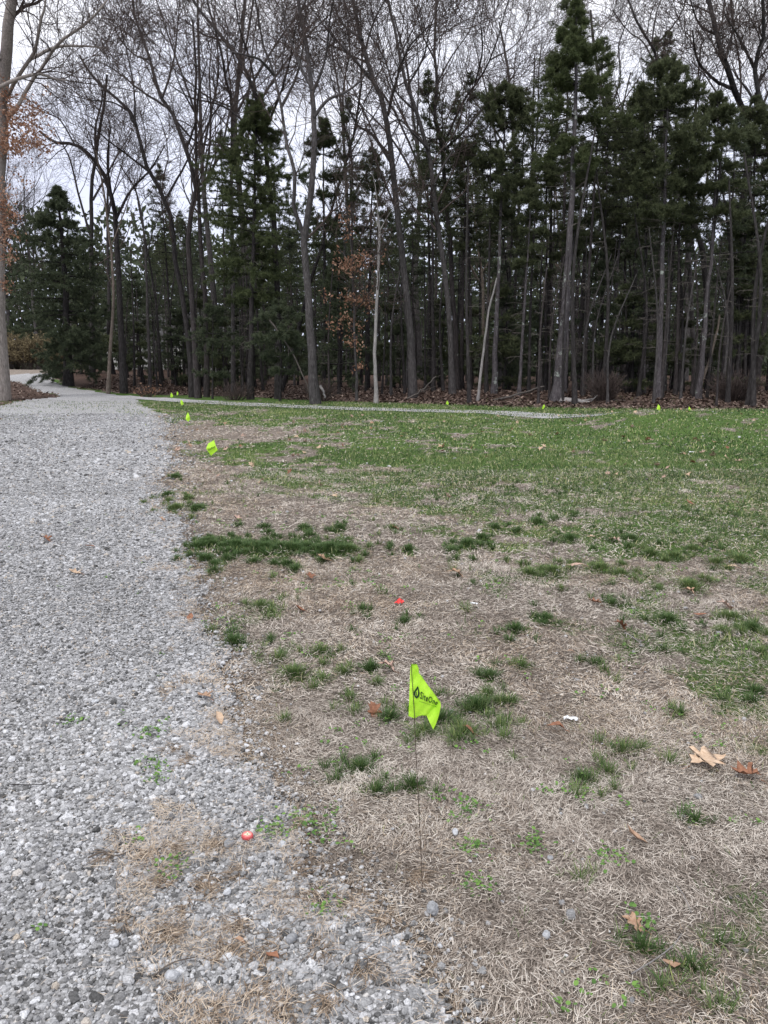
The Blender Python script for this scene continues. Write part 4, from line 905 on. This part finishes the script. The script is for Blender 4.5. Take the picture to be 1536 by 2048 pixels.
# ---- leaf litter at the wood edge and under the oak
n = 26000; g = np.random.default_rng(71); x = g.uniform(-13, 16, n); ye = np.interp(x, edge_line[:, 0], edge_line[:, 1]); y = ye-0.9+g.uniform(0, 1, n)**1.6*9
k = g.uniform(0, 1, n) < np.clip((y-ye+.9)*.9, 0.05, 1); x, y = x[k], y[k]
nb = 2600; bx = g.uniform(min(a for a, b in BANK), max(a for a, b in BANK), nb*2); by = g.uniform(min(b for a, b in BANK), max(b for a, b in BANK), nb*2); kk = inpoly(bx, by, BANK); x = np.concatenate([x, bx[kk]]); y = np.concatenate([y, by[kk]])
p = np.stack([x, y, terrain(x, y)+g.uniform(.01, .05, len(x))], -1); a = g.uniform(0, 6.28, len(x)); s = g.uniform(.035, .07, len(x))
c_, s_ = np.cos(a), np.sin(a); z0 = np.zeros_like(a)
A = np.stack([c_*s, s_*s, g.uniform(-.6, .8, len(x))*s], -1); B = np.stack([-s_*s*.6, c_*s*.6, g.uniform(-.5, .5, len(x))*s], -1)
v = np.stack([p-A, p+B, p+A, p-B], 1).reshape(-1, 3)
mk('leaf_litter', v, np.arange(len(x)*4).reshape(-1, 4), M['litter'], attrs={'tint': np.repeat(np.clip(g.normal(.45, .25, len(x)), 0, 1), 4)}, kind='stuff', label='reddish brown fallen leaves carpeting the edge of the wood', cat='fallen leaves')

# ---- the house glimpsed through the trees
M['siding'] = bark('pale_siding', (.42, .43, .42), (.5, .51, .5), (.56, .57, .56)); M['roofing'] = bark('roof_shingle', (.05, .05, .052), (.08, .08, .085), (.12, .12, .12))
mg, tg, bg_ = base_mat('window_glass', .15, .5); bg_.inputs['Base Color'].default_value = (.02, .025, .03, 1); M['glass'] = mg
def boxv(x0, x1, y0, y1, z0, z1):
    return np.array([(x, y, z) for z in (z0, z1) for y in (y0, y1) for x in (x0, x1)], float), np.array([(0, 1, 3, 2), (4, 6, 7, 5), (0, 4, 5, 1), (1, 5, 7, 3), (3, 7, 6, 2), (2, 6, 4, 0)])
hb = atY(345, 735, 62); hz = float(terrain(hb[0], hb[1])); ho = empty('house', (hb[0], hb[1], hz), label='low pale house glimpsed through the trunks on the left', cat='house')
v, f = boxv(-5, 5, 0, 6, -.2, 2.6); mk('wall', v, f, M['siding'], ho)
v = np.array([(-5.4, -.4, 2.5), (5.4, -.4, 2.5), (5.4, 6.4, 2.5), (-5.4, 6.4, 2.5), (-5.4, 3, 4.4), (5.4, 3, 4.4)], float)
me_f = [np.array([(0, 1, 5, 4), (2, 3, 4, 5), (3, 2, 1, 0)]), np.array([(1, 2, 5), (3, 0, 4)])]; mk('roof', v, me_f, M['roofing'], ho)
for wx in (-3.4, -.9, 3.2):
    v, f = boxv(wx-.5, wx+.5, -.06, -.003, 1.0, 2.1); w_ = mk('window', v, f, M['bark_pale'], ho)
    v, f = boxv(wx-.42, wx+.42, -.08, -.063, 1.08, 2.02); mk('pane', v, f, M['glass'], w_)
v, f = boxv(1.0, 1.9, -.06, -.003, -.1, 2.05); mk('door', v, f, M['bark_dark'], ho)

# ------------------------------------------------------------------ marker flags
def flagmat():
    m, t, b = base_mat('lime_flag_plastic', .45, .4)
    g = N(t, 'ShaderNodeNewGeometry'); nn = noise(t, 30, 3, g.outputs['Position'])
    c = ramp(t, [(.3, (.60, .93, .07)), (.7, (.68, .98, .11))], nn); t.links.new(c, b.inputs['Base Color'])
    tr = N(t, 'ShaderNodeBsdfTranslucent'); t.links.new(c, tr.inputs[0]); ms = N(t, 'ShaderNodeMixShader'); ms.inputs[0].default_value = .42
    t.links.new(b.outputs[0], ms.inputs[1]); t.links.new(tr.outputs[0], ms.inputs[2]); t.links.new(ms.outputs[0], t.nodes['Material Output'].inputs[0]); return m
M['flag'] = flagmat()
mi, ti, bi = base_mat('black_ink', .6, .3); bi.inputs['Base Color'].default_value = (.01, .035, .012, 1); M['ink'] = mi
mw, tw_, bw = base_mat('rusty_wire', .6, .4); bw.inputs['Base Color'].default_value = (.085, .06, .045, 1); bw.inputs['Metallic'].default_value = .4; M['wire'] = mw
def sheet(grid, thick=.0004):
    """grid (r,c,3) -> thin solid cloth"""
    r, c, _ = grid.shape; nrm = norm(np.cross(np.gradient(grid, axis=0), np.gradient(grid, axis=1)))
    V2 = np.concatenate([(grid+nrm*thick/2).reshape(-1, 3), (grid-nrm*thick/2).reshape(-1, 3)]); I = np.arange(r*c).reshape(r, c); o = r*c
    q = np.stack([I[:-1, :-1], I[:-1, 1:], I[1:, 1:], I[1:, :-1]], -1).reshape(-1, 4)
    fs = [q, q[:, ::-1]+o]
    for e_ in (I[0], I[-1], I[:, 0], I[:, -1]): fs.append(np.stack([e_[:-1], e_[1:], e_[1:]+o, e_[:-1]+o], -1))
    return V2, np.concatenate(fs)
def text_mesh(s, bold=.03):
    cu = bpy.data.curves.new('txt', 'FONT'); cu.body = s; cu.size = 1; cu.offset = bold; cu.resolution_u = 3; cu.space_character = 1.12
    ob = bpy.data.objects.new('txt', cu); COL.objects.link(ob); dg = bpy.context.evaluated_depsgraph_get(); me = bpy.data.meshes.new_from_object(ob.evaluated_get(dg))
    co = np.array([v.co[:] for v in me.vertices]); fc = [tuple(p.vertices) for p in me.polygons]
    bpy.data.objects.remove(ob); bpy.data.curves.remove(cu); bpy.data.meshes.remove(me)
    co = co[:, :2]-co[:, :2].min(0); return co/co.max(0), fc
def mesh_poly(name, V_, fc, mat, parent, **kw):
    me = bpy.data.meshes.new(name); me.from_pydata([tuple(map(float, a)) for a in V_], [], fc); me.materials.append(mat); o = bpy.data.objects.new(name, me); COL.objects.link(o); o.parent = parent; return tag(o, **kw)

FD = 1.505       # distance of the near flag
fb = at(845, 1788); FD = fb[1]
fo = empty('marker_flag', tuple(fb), label='lime green marker flag with black lettering standing closest in the straw', cat='marker flag', group='lime marker flags')
def fdepth(px, py): return FD + .006*math.sin((px-822)*.16)*min(1, (px-815)/30.0) + .004*math.sin((py-1330)*.07) + .0012*math.sin((px*1.3+py)*.22) - (px-822)*.00022
def fw(px, py, off=0.): return atY(px, py, fdepth(px, py)-off)-fb
wpts = [(822, 1328), (824.5, 1365), (827, 1400), (829, 1437), (832.5, 1520), (838, 1620), (842, 1710), (845, 1792)]
p = smooth_path([atY(a, b, FD-.0045)-fb for a, b in wpts], 26); v, f = tubes(p[None], np.full((1, 26), .00085), 6); mk('wire_staff', v, f, M['wire'], fo, smooth=True)
lx = [(822.5, 1328), (824, 1350), (825.5, 1375), (827, 1400), (828.2, 1420), (829.5, 1437)]
rx = [(834, 1328.5), (838, 1342), (849, 1361), (865, 1383), (881, 1404.5), (853.5, 1432.5)]
NR, NC = 31, 15; gl = smooth_path([(*a, 0) for a in lx], NR)[:, :2]
rk = [(834, 1328.5), (837.5, 1337), (837.5, 1345), (847, 1358), (857, 1372), (867, 1385), (875, 1396), (880.5, 1404), (874, 1412), (862, 1423), (853.5, 1432)]
tt = np.linspace(0, len(rk)-1, NR); rr_ = np.stack([np.interp(tt, np.arange(len(rk)), [a[0] for a in rk]), np.interp(tt, np.arange(len(rk)), [a[1] for a in rk])], -1)
grid = np.zeros((NR, NC, 3))
for i in range(NR):
    for j in range(NC):
        s = j/(NC-1); q = gl[i]*(1-s)+rr_[i]*s
        if i > 24: q = q + np.array([0, -math.sin(s*math.pi)*3.0*(i-24)/6])
        grid[i, j] = fw(*q)
v, f = sheet(grid); cloth = mk('flag_sheet', v, f, M['flag'], fo, smooth=True)
# the flap behind the wire and the folded lower corner
g1 = np.zeros((10, 4, 3)); a0 = [(822.5, 1328), (829.5, 1437)]; a1 = [(821, 1336), (817.2, 1434)]
for i in range(10):
    for j in range(4):
        s = j/3; t = i/9; q = (np.array(a0[0])*(1-t)+np.array(a0[1])*t)*(1-s)+(np.array(a1[0])*(1-t)+np.array(a1[1])*t)*s; w_ = fw(*q); w_[1] += .0045*s; g1[i, j] = w_
v, f = sheet(g1); mk('hem', v, f, M['flag'], fo)
g2 = np.zeros((8, 6, 3)); e0 = [(880.5, 1404), (853.5, 1432)]; e1 = [(881, 1409), (877, 1428), (872, 1443), (866, 1455)]
for i in range(8):
    for j in range(6):
        t = i/7; s = j/5; q0 = np.array(e0[0])*(1-t)+np.array(e0[1])*t; q1 = np.array([np.interp(t*3, range(4), [a[0] for a in e1]), np.interp(t*3, range(4), [a[1] for a in e1])])
        q = q0*(1-s)+q1*s; w_ = fw(*q); w_[1] -= .018*s*(1-.5*s); g2[i, j] = w_
v, f = sheet(g2); mk('folded_corner', v, f, M['flag'], fo)
def crop(a, b): return 800+a/12.8, 1310+b/12.8
def lettering(s, BL, BR, TL, TR, name, parent, bold, off=.0012, conv=crop, fwf=None):
    co, fc = text_mesh(s, bold); Vv = []
    for u_, w_ in co:
        q = (np.array(BL)*(1-u_)+np.array(BR)*u_)*(1-w_)+(np.array(TL)*(1-u_)+np.array(TR)*u_)*w_; Vv.append((fwf or fw)(*conv(*q), off))
    return mesh_poly(name, Vv, fc, M['ink'], parent)
lettering('SiteOne', (508, 1118), (940, 1292), (528, 925), (992, 1172), 'lettering', cloth, .016, .0026)
lettering('LANDSCAPE SUPPLY', (488, 1192), (972, 1352), (492, 1168), (976, 1330), 'small_lettering', cloth, .01, .0026)
dout = [(458, 788), (400, 870), (345, 950), (350, 1010), (375, 1075), (420, 1112), (462, 1095), (492, 1050), (500, 985), (488, 900), (475, 840)]
din = [(453, 868), (420, 915), (390, 965), (391, 1005), (404, 1038), (424, 1058), (440, 1048), (454, 1022), (458, 975), (457, 920), (455, 885)]
Vv = [fw(*crop(*a), .0026) for a in dout+din]; k = len(dout)
mesh_poly('emblem', Vv + [fw(*crop(*a), .0026) for a in [(425, 935), (398, 975), (405, 1000), (420, 1040), (436, 1045), (424, 985), (430, 950)]], [(i, (i+1) % k, (i+1) % k+k, i+k) for i in range(k)]+[tuple(range(2*k, 2*k+7))], M['ink'], cloth)

def small_flag(outline, px, Y, label, seed, wiretop, text=None):
    """outline in pixels; staff from the hoist down to the ground"""
    g = np.random.default_rng(seed); q0 = atY(px, 800, Y); b = np.array([q0[0], Y, float(terrain(q0[0], Y))-.01])
    o = empty('marker_flag', tuple(b), label=label, cat='marker flag', group='lime marker flags')
    top = atY(*wiretop, Y)-b; v, f = tubes(smooth_path([[0, 0, 0], [top[0]*.4+.004, 0, top[2]*.5], list(top)], 10)[None], np.full((1, 10), .0011), 5); mk('wire_staff', v, f, M['wire'], o, smooth=True)
    c = np.mean(outline, 0); s = Y/F; Lft = [a for a in outline]
    n = len(outline); rings = []
    for rr in (1, .66, .33, .02):
        rings.append([atY(c[0]+(a-c[0])*rr, c[1]+(d-c[1])*rr, Y+(.012*math.sin(i*2.4+seed)*rr)-.010*(1-rr)-.004)-b for i, (a, d) in enumerate(outline)])
    R_ = np.array(rings); R2 = R_+np.array([0, .0006, 0]); Vv = np.concatenate([R_.reshape(-1, 3), R2.reshape(-1, 3)]); I = np.arange(4*n).reshape(4, n); J = np.roll(I, -1, 1)
    q = np.stack([I[:-1], J[:-1], J[1:], I[1:]], -1).reshape(-1, 4); rim = np.stack([I[0], J[0], J[0]+4*n, I[0]+4*n], -1)
    cl = mk('flag_sheet', Vv, np.concatenate([q, q[:, ::-1]+4*n, rim]), M['flag'], o)
    if text:
        fz = lambda a, d, off: atY(a, d, Y-.022)-b
        lettering(text[0], *text[1], 'lettering', cl, .03, conv=lambda a, d: (a, d), fwf=fz)
    return o
small_flag([(428.4, 880), (431, 890), (435.5, 900), (422, 911.5), (412, 897), (416.5, 887)], 429, 7.6, 'lime flag hanging as a diamond, second closest, beside the gravel edge', 1, (428, 881),
           ('SiteOne', ((417, 902), (431, 894.5), (415.5, 898.5), (429, 891)), ))
small_flag([(376, 824), (379, 832), (380.5, 839), (376.5, 843.5), (371.5, 839), (372, 832)], 377, 12.4, 'drooping lime flag third closest along the gravel edge', 2, (376, 825))
small_flag([(362, 799), (366, 803), (367.5, 808), (363.5, 811), (361, 807), (360.8, 802)], 364, 17.2, 'small lime flag just in front of the path', 3, (362, 800))
small_flag([(342.5, 785), (346.5, 791), (345.5, 794.5), (341.3, 795), (341, 789)], 344, 24.5, 'tiny lime flag beyond the path, larger of the far pair', 4, (342.5, 785))
small_flag([(354.5, 782.5), (357, 786), (356, 790), (353.5, 790.5), (353.3, 786)], 355, 26.0, 'tiny lime flag beyond the path, smaller of the far pair', 5, (354.5, 783))
small_flag([(894.5, 801), (897.5, 806), (896, 810), (891.5, 807.5)], 895, 22.5, 'tiny lime flag on the wood edge in front of the curved centre trunk', 6, (894.5, 801))
small_flag([(1088.5, 808.5), (1090, 813), (1086.5, 818.5), (1084, 817.5), (1086, 811)], 1086, 21.8, 'small lime flag left of the tallest pine trunk', 7, (1088.5, 809))
small_flag([(1316.5, 808), (1320, 813), (1321, 820), (1317, 825.5), (1313, 823), (1314, 815)], 1317, 16.7, 'lime flag in front of the whitish spotted pine trunk', 8, (1316.5, 809))
small_flag([(1378, 813), (1382, 818.5), (1380, 822.5), (1376.2, 820)], 1379, 16.5, 'rightmost small lime flag on the lawn crest', 9, (1378, 814))

# ------------------------------------------------------------------ small things on the ground
def leafmat(name, c1, c2, rough=.6):
    m, t, b = base_mat(name, rough, .3); g = N(t, 'ShaderNodeNewGeometry'); nn = noise(t, 90, 4, g.outputs['Position'])
    t.links.new(ramp(t, [(.35, c1), (.65, c2)], nn), b.inputs['Base Color']); return m
LM = {'tan': leafmat('tan_leaf', (.42, .29, .19), (.62, .47, .34)), 'brown': leafmat('brown_leaf', (.16, .07, .04), (.30, .14, .08)), 'orange': leafmat('orange_leaf', (.29, .17, .105), (.43, .29, .20)), 'pink': leafmat('pinkish_leaf', (.36, .24, .19), (.50, .35, .28))}
oakL = [(0, .0), (.06, .10), (.22, .14), (.16, .24), (.36, .30), (.50, .26), (.40, .40), (.20, .42), (.34, .58), (.42, .72), (.26, .70), (.15, .66), (.14, .80), (.06, .92), (0, 1)]
def leaf_mesh(g, size, curl, simple=False):
    half = oakL if not simple else [(0, 0), (.12, .15), (.26, .4), (.22, .7), (.08, .92), (0, 1)]
    rows_ = []
    for w, h in half:
        rows_.append([(-w*s, h) for s in (1, .5)]+[(0, h)]+[(w*s, h) for s in (.5, 1)])
    A_ = np.array(rows_, float); asym = 1+g.normal(0, .12, A_.shape[:2]); X = A_[..., 0]*asym; Y_ = A_[..., 1]-.5
    th = X*curl*2.2; Z = (np.abs(X)**1.5)*curl*.9+np.sin(Y_*5+g.uniform(0, 6))*.06*(1+abs(curl))+g.normal(0, .012, X.shape)
    P_ = np.stack([X*np.cos(th*.5), Y_, Z], -1)*size; r, c, _ = P_.shape; I = np.arange(r*c).reshape(r, c)
    q = np.stack([I[:-1, :-1], I[:-1, 1:], I[1:, 1:], I[1:, :-1]], -1).reshape(-1, 4)
    V2 = np.concatenate([P_.reshape(-1, 3), P_.reshape(-1, 3)-np.array([0, 0, .0006])]); return V2, np.concatenate([q, q[:, ::-1]+r*c])
def leaf(px, py, wpx, rot, tilt, curl, colr, label, seed, simple=False, stem=True):
    g = np.random.default_rng(seed); c = at(px, py); dist = math.hypot(c[1], CAMH); size = wpx/F*dist
    v, f = leaf_mesh(g, size, curl, simple); v = v-np.array([0, 0, v[:, 2].min()*.6])
    o = mk('oak_leaf' if not simple else 'fallen_leaf', v, f, LM[colr], None, smooth=True, label=label, cat='leaf'); o.location = (c[0], c[1], float(tz(c[0], c[1]))+.016+size*.05); o.rotation_euler = (tilt, tilt*.4, math.radians(rot))
    if stem:
        p = smooth_path([[0, -size*.49, size*.02], [size*.03, -size*.62, size*.03], [0, -size*.75, 0]], 6); vv, ff = tubes(p[None], np.full((1, 6), .0011), 4); mk('stem', vv, ff, LM['brown'], o)
    return o
leaf(1415, 1537, 78, -75, .18, .25, 'tan', 'large pale tan oak leaf lying flat at the right side', 801)
leaf(1488, 1560, 58, 80, .35, .9, 'brown', 'dark red brown curled leaf right of the large pale oak leaf', 802)
leaf(1268, 1688, 46, 70, .7, 1.0, 'orange', 'folded rusty brown leaf standing on edge in the lower right straw', 803, True)
leaf(1265, 1862, 44, 60, .25, .3, 'orange', 'torn orange tan leaf above the lowest big grass tufts', 804)
leaf(1342, 1937, 32, 85, .2, .3, 'orange', 'small orange leaf fragment between two grass tufts low on the right', 805, True, False)
leaf(1238, 1262, 32, 100, .6, .9, 'brown', 'upright curled brown leaf at the end of the pale stalk', 806)
leaf(1188, 1212, 28, 70, .4, .7, 'brown', 'small brown curled leaf left of a grass tuft at mid right', 807)
leaf(1112, 1465, 36, 85, .3, .8, 'brown', 'flat brown leaf below the white scrap', 808, True)
leaf(745, 1432, 38, 30, .6, .7, 'brown', 'reddish brown crumpled leaf just left of the near flag', 809)
leaf(772, 1345, 40, 80, .4, .7, 'pink', 'pinkish tan curled leaf above and left of the near flag', 810)
leaf(936, 1472, 28, 70, .4, .7, 'brown', 'brown leaf in green grass right of the near flag', 811, True)
leaf(408, 1403, 34, 60, .2, .4, 'orange', 'pale orange leaf at the edge of the gravel', 812)
leaf(438, 1445, 30, 40, .5, .7, 'tan', 'yellowish curled leaf below the pale orange one at the gravel edge', 813, True)
leaf(910, 1155, 36, 85, .3, .5, 'orange', 'orange tan leaf on the straw above the red scrap to its right', 814)
leaf(648, 1124, 34, 80, .3, .4, 'orange', 'broad orange tan leaf below the long strip of green grass', 815)
leaf(600, 1226, 26, 90, .4, .8, 'brown', 'dark curled leaf left of centre near a small tuft', 816, True)
leaf(150, 1152, 28, 85, .2, .4, 'tan', 'pale yellowish leaf lying out on the gravel', 817)
leaf(323, 1045, 18, 80, .4, .5, 'orange', 'small orange leaf on the gravel near the lawn edge', 818)
leaf(90, 1086, 26, 80, .3, .6, 'brown', 'brown leaf farthest left on the gravel', 819)
leaf(180, 1098, 20, 80, .3, .6, 'brown', 'brown leaf right of the farthest left one on the gravel', 820, True)
leaf(1185, 1079, 22, 85, .2, .3, 'tan', 'pale leaf among the tufts where the lawn turns greener', 821)
leaf(1228, 1086, 24, 60, .4, .6, 'pink', 'pinkish leaf just right of a pale one among lawn tufts', 822)
leaf(790, 1062, 16, 60, .6, .7, 'brown', 'tiny rusty leaf beside a small tuft in the middle distance', 823)
leaf(1150, 1138, 36, 88, .1, .2, 'pink', 'long pale leaf beside green patches at mid right', 824, True)
leaf(1375, 1190, 28, 60, .4, .7, 'orange', 'orange curled leaf in green grass at the right', 825)
leaf(1450, 1222, 40, 80, .4, .6, 'pink', 'large dull pinkish leaf in green grass near the right edge', 826)
leaf(1400, 1237, 30, 90, .2, .5, 'brown', 'dark twisted leaf just left of the dull pinkish one', 827, True)
leaf(480, 1893, 22, 80, .3, .5, 'orange', 'narrow orange leaf piece on the lower gravel', 828, True, False)
leaf(545, 1925, 26, 70, .3, .9, 'brown', 'rolled dark red leaf piece on the lower gravel', 829, True, False)
leaf(380, 1242, 24, 0, .3, .5, 'brown', 'reddish leaf stuck in stones at the gravel edge', 830, True)
leaf(475, 1040, 20, 60, .3, .5, 'pink', 'small pinkish leaf on bare straw near the upper gravel edge', 831)
leaf(1460, 1138, 30, 88, .15, .3, 'tan', 'long pale leaf near the right edge below dense green grass', 832, True)
leaf(620, 1160, 24, 20, .5, .6, 'brown', 'small rusty leaf left of centre below the broad orange tan leaf', 833)
leaf(1142, 1311, 16, 85, .2, .3, 'orange', 'tiny orange leaf flake in the straw at mid right', 834, True, False)
# far leaves dotted over the lawn: one kind, copies
g = np.random.default_rng(90); lp = []
for k, c in enumerate(('tan', 'orange', 'pink', 'brown')):
    v, f = leaf_mesh(np.random.default_rng(900+k), .105, .5); o = mk('fallen_leaf', v, f, LM[c], None, smooth=True, label='small dry leaf scattered on the far lawn', cat='leaf', group='dry leaves dotted over the lawn'); lp.append(o)
cnt = 0
while cnt < 160:
    y = 5.2+g.uniform()**.8*14; x = g.uniform(-.5, .53)*y
    if gravel_raw(np.array([x]), np.array([y]))[0] > .5 and g.uniform() < .93: continue
    if y < 8 and g.uniform() < .5: continue
    i = int(g.choice([0, 0, 2, 1, 2, 3])) if cnt >= 4 else cnt
    if cnt < 4: o = lp[cnt]
    else: o = lp[i].copy(); COL.objects.link(o)
    s = g.uniform(.5, 1.05); o.scale = (s, s, s); o.location = (x, y, float(tz(x, y))+.03); o.rotation_euler = (g.normal(0, .5), g.normal(0, .5), g.uniform(0, 6.28)); cnt += 1

# bottle cap
cb = at(495, 1684); co_ = empty('bottle_cap', (cb[0], cb[1], float(tz(cb[0], cb[1]))+.017), label='red bottle cap with a white diamond mark lying on straw at the gravel edge', cat='bottle cap'); co_.rotation_euler = (.10, .05, .1)
mr, tr_, br = base_mat('red_enamel', .35, .5); br.inputs['Base Color'].default_value = (.50, .07, .075, 1); mc_, t2, b2 = base_mat('cream_enamel', .4, .4); b2.inputs['Base Color'].default_value = (.75, .62, .48, 1)
mpk, t3, b3 = base_mat('pink_enamel', .35, .4); b3.inputs['Base Color'].default_value = (.62, .22, .20, 1); mg3, t4, b4 = base_mat('green_enamel', .4, .4); b4.inputs['Base Color'].default_value = (.16, .26, .12, 1)
a = np.linspace(0, 2*np.pi, 84, endpoint=False); prof = [(.0001, .0065), (.0105, .0065), (.0128, .0060), (.0136, .0045), (.0150, .0), (.0146, -.0003), (.0128, .0035)]
Vv = []
for i, (r_, z_) in enumerate(prof):
    fl = 1+(.045*np.sign(np.sin(a*21)) if i in (4, 5) else 0); Vv.append(np.stack([np.cos(a)*r_*fl, np.sin(a)*r_*fl, np.full(84, z_)], -1))
Vv = np.concatenate(Vv); I = np.arange(len(prof)*84).reshape(len(prof), 84); J = np.roll(I, -1, 1)
mk('cap_shell', Vv, np.stack([I[:-1], J[:-1], J[1:], I[1:]], -1).reshape(-1, 4), mr, co_, smooth=True)
def disc(r, z, k=40): aa = np.linspace(0, 2*np.pi, k, endpoint=False); return np.stack([np.cos(aa)*r, np.sin(aa)*r, np.full(k, z)], -1), [tuple(range(k))]
v, f = disc(.0108, .0068); mesh_poly('printed_disc', v, f, mpk, co_)
dm = [(-.0095, -.001), (-.003, .0025), (0, .0085), (.003, .003), (.009, -.001), (.003, -.0045), (0, -.006), (-.004, -.004)]
mesh_poly('diamond_mark', [(x, y, .0070) for x, y in dm], [tuple(range(len(dm)))[::-1]], mc_, co_)
mesh_poly('centre_mark', [(x, y, .0072) for x, y in [(-.003, -.001), (0, .002), (.0035, -.001), (0, -.0032)]], [(3, 2, 1, 0)], mg3, co_)
# red scrap
cs = at(798, 1211); ms_, ts, bs = base_mat('red_plastic', .5, .4); bs.inputs['Base Color'].default_value = (.72, .06, .055, 1)
g = np.random.default_rng(5); gr = np.zeros((6, 8, 3))
for i in range(6):
    for j in range(8):
        s = j/7-.5; t = i/5-.5; gr[i, j] = (s*.046+g.normal(0, .0015), t*.02*(1.2-abs(s)), .012+.012*math.sin(s*5+1)*abs(t+.5)+.006*math.sin(j*2.1)+g.normal(0, .0012))
v, f = sheet(gr, .0008); ob = mk('plastic_scrap', v, f, ms_, None, label='small bright red crumpled scrap lying on the straw', cat='scrap'); ob.location = (cs[0], cs[1], float(tz(cs[0], cs[1]))+.01); ob.rotation_euler = (.5, 0, .25)
mwh, t5, b5 = base_mat('white_paper', .7, .3); b5.inputs['Base Color'].default_value = (.74, .76, .78, 1)
def scrap(px, py, w, label, seed):
    c = at(px, py); sz = w/F*math.hypot(c[1], CAMH); g = np.random.default_rng(seed); gr = np.zeros((5, 7, 3))
    for i in range(5):
        for j in range(7): s = j/6-.5; t = i/4-.5; gr[i, j] = (s*sz, t*sz*.45*(1.1-abs(s))+s*sz*-.2, sz*.22*abs(math.sin(j*1.9+i))+g.normal(0, sz*.03))
    v, f = sheet(gr, .0006); ob = mk('paper_scrap', v, f, mwh, None, label=label, cat='scrap'); ob.location = (c[0], c[1], float(tz(c[0], c[1]))+.014)
scrap(1141, 1445, 26, 'crumpled white paper scrap on the straw right of the near flag', 11)
scrap(948, 1216, 14, 'tiny whitish scrap right of the red one', 12)
scrap(1383, 907, 9, 'white speck of litter far out on the green lawn', 13)
# larger single stones
ms2 = tint_mat('large_stone', [(0, (.20, .205, .215)), (1, (.46, .475, .50))], .8, .25, 0, (180, .7))
for k, (px, py, w, tnt, lab) in enumerate([(910, 1672, 20, 1, 'whitish stone alone in the straw right of the near flag wire'), (457, 1695, 24, .1, 'angular dark grey stone left below the bottle cap'), (565, 1697, 24, .9, 'white oval stone right below the bottle cap'),
                                       (583, 1890, 30, .15, 'dark grey block stone in the lower gravel'), (865, 1828, 34, .3, 'grey stone where the gravel runs out below the near flag'), (1092, 1880, 24, .6, 'grey stone in the straw at the bottom right of centre'),
                                       (345, 1962, 34, .7, 'biggest pale stone in the bottom gravel'), (228, 1895, 24, .95, 'rounded whitish stone in the lower left gravel'), (455, 1792, 24, .95, 'bright white stone among tan straw on the gravel'),
                                       (190, 1408, 16, .9, 'pale rounded stone in the middle of the gravel'), (238, 1418, 14, .2, 'dark stone right of the pale rounded one'), (1100, 1722, 13, .4, 'small dark stone in the lower right straw'),
                                       (880, 1896, 15, .9, 'small pale stone low in the mixed stones and straw'), (530, 1855, 20, .95, 'rounded white pebble centre of the straw fans')]):
    c = at(px, py); r_ = np.array([w*.82/2/F*math.hypot(c[1], CAMH)]); T3 = subdiv(ico2, icf2); v, f, t_ = rocks(np.zeros(1), np.zeros(1), np.zeros(1), r_, np.array([tnt]), T3, .05)
    ang = np.random.default_rng(k).normal(0, 1, (7, 3)); ang = norm(ang); d_ = v/np.maximum(np.linalg.norm(v, axis=1, keepdims=True), 1e-9)
    cut = np.minimum(1, (.80/np.maximum((d_@ang.T), .01)).min(1)); v = v*cut[:, None]
    o = mk('stone', v, f, ms2, None, attrs={'tint': t_}, smooth=False, label=lab, cat='stone'); o.location = (c[0], c[1], float(tz(c[0], c[1]))+float(r_[0])*.45+.006)
# pale stalks and twigs
def stalk(pts, r, label, seed, mat='deadwood', name='twig'):
    P_ = []
    for px, py, dz in pts: c = at(px, py); P_.append([c[0], c[1], float(tz(c[0], c[1]))+.014+dz])
    P_ = np.array(P_); org = P_[0].copy(); p = smooth_path(P_-org, 12); v, f = tubes(p[None], np.linspace(r, r*.6, 12)[None], 6); o = mk(name, v, f, M[mat], None, smooth=True, label=label, cat='twig'); o.location = tuple(org)
stalk([(1249, 1276, .012), (1268, 1288, .01), (1288, 1301, 0)], .0028, 'straight whitish stalk lying beside the upright brown leaf', 1, 'bark_pale')
stalk([(1262, 1284, 0), (1290, 1290, .006), (1312, 1296, 0)], .0022, 'thin tan stalk crossing the whitish one', 2, 'bark_tan')
stalk([(1262, 1955, 0), (1310, 1932, .008), (1345, 1908, .012), (1362, 1880, .005)], .0017, 'long curved pale stalk across the lowest right tufts', 3, 'bark_pale')
stalk([(20, 1578, 0), (50, 1585, .004), (92, 1582, 0)], .0016, 'thin dark twig on the gravel at the far left', 4, 'bark_dark')
stalk([(176, 1722, 0), (205, 1716, .004), (232, 1722, 0), (275, 1710, 0)], .0022, 'bent brown twig on the lower left gravel', 5, 'bark_tan')
stalk([(190, 1708, .002), (200, 1713, .008), (215, 1716, .002)], .0015, 'short forked twig bit on top of the bent brown twig', 6, 'bark_tan')
stalk([(1352, 1790, .01), (1366, 1812, .012), (1382, 1838, .0)], .0014, 'thin grey stalk in the straw low at the right', 7, 'bark_pale')
stalk([(308, 1965, .002), (345, 1945, .006), (395, 1925, 0)], .0017, 'brown twig lying over the bottom gravel', 8, 'bark_tan')
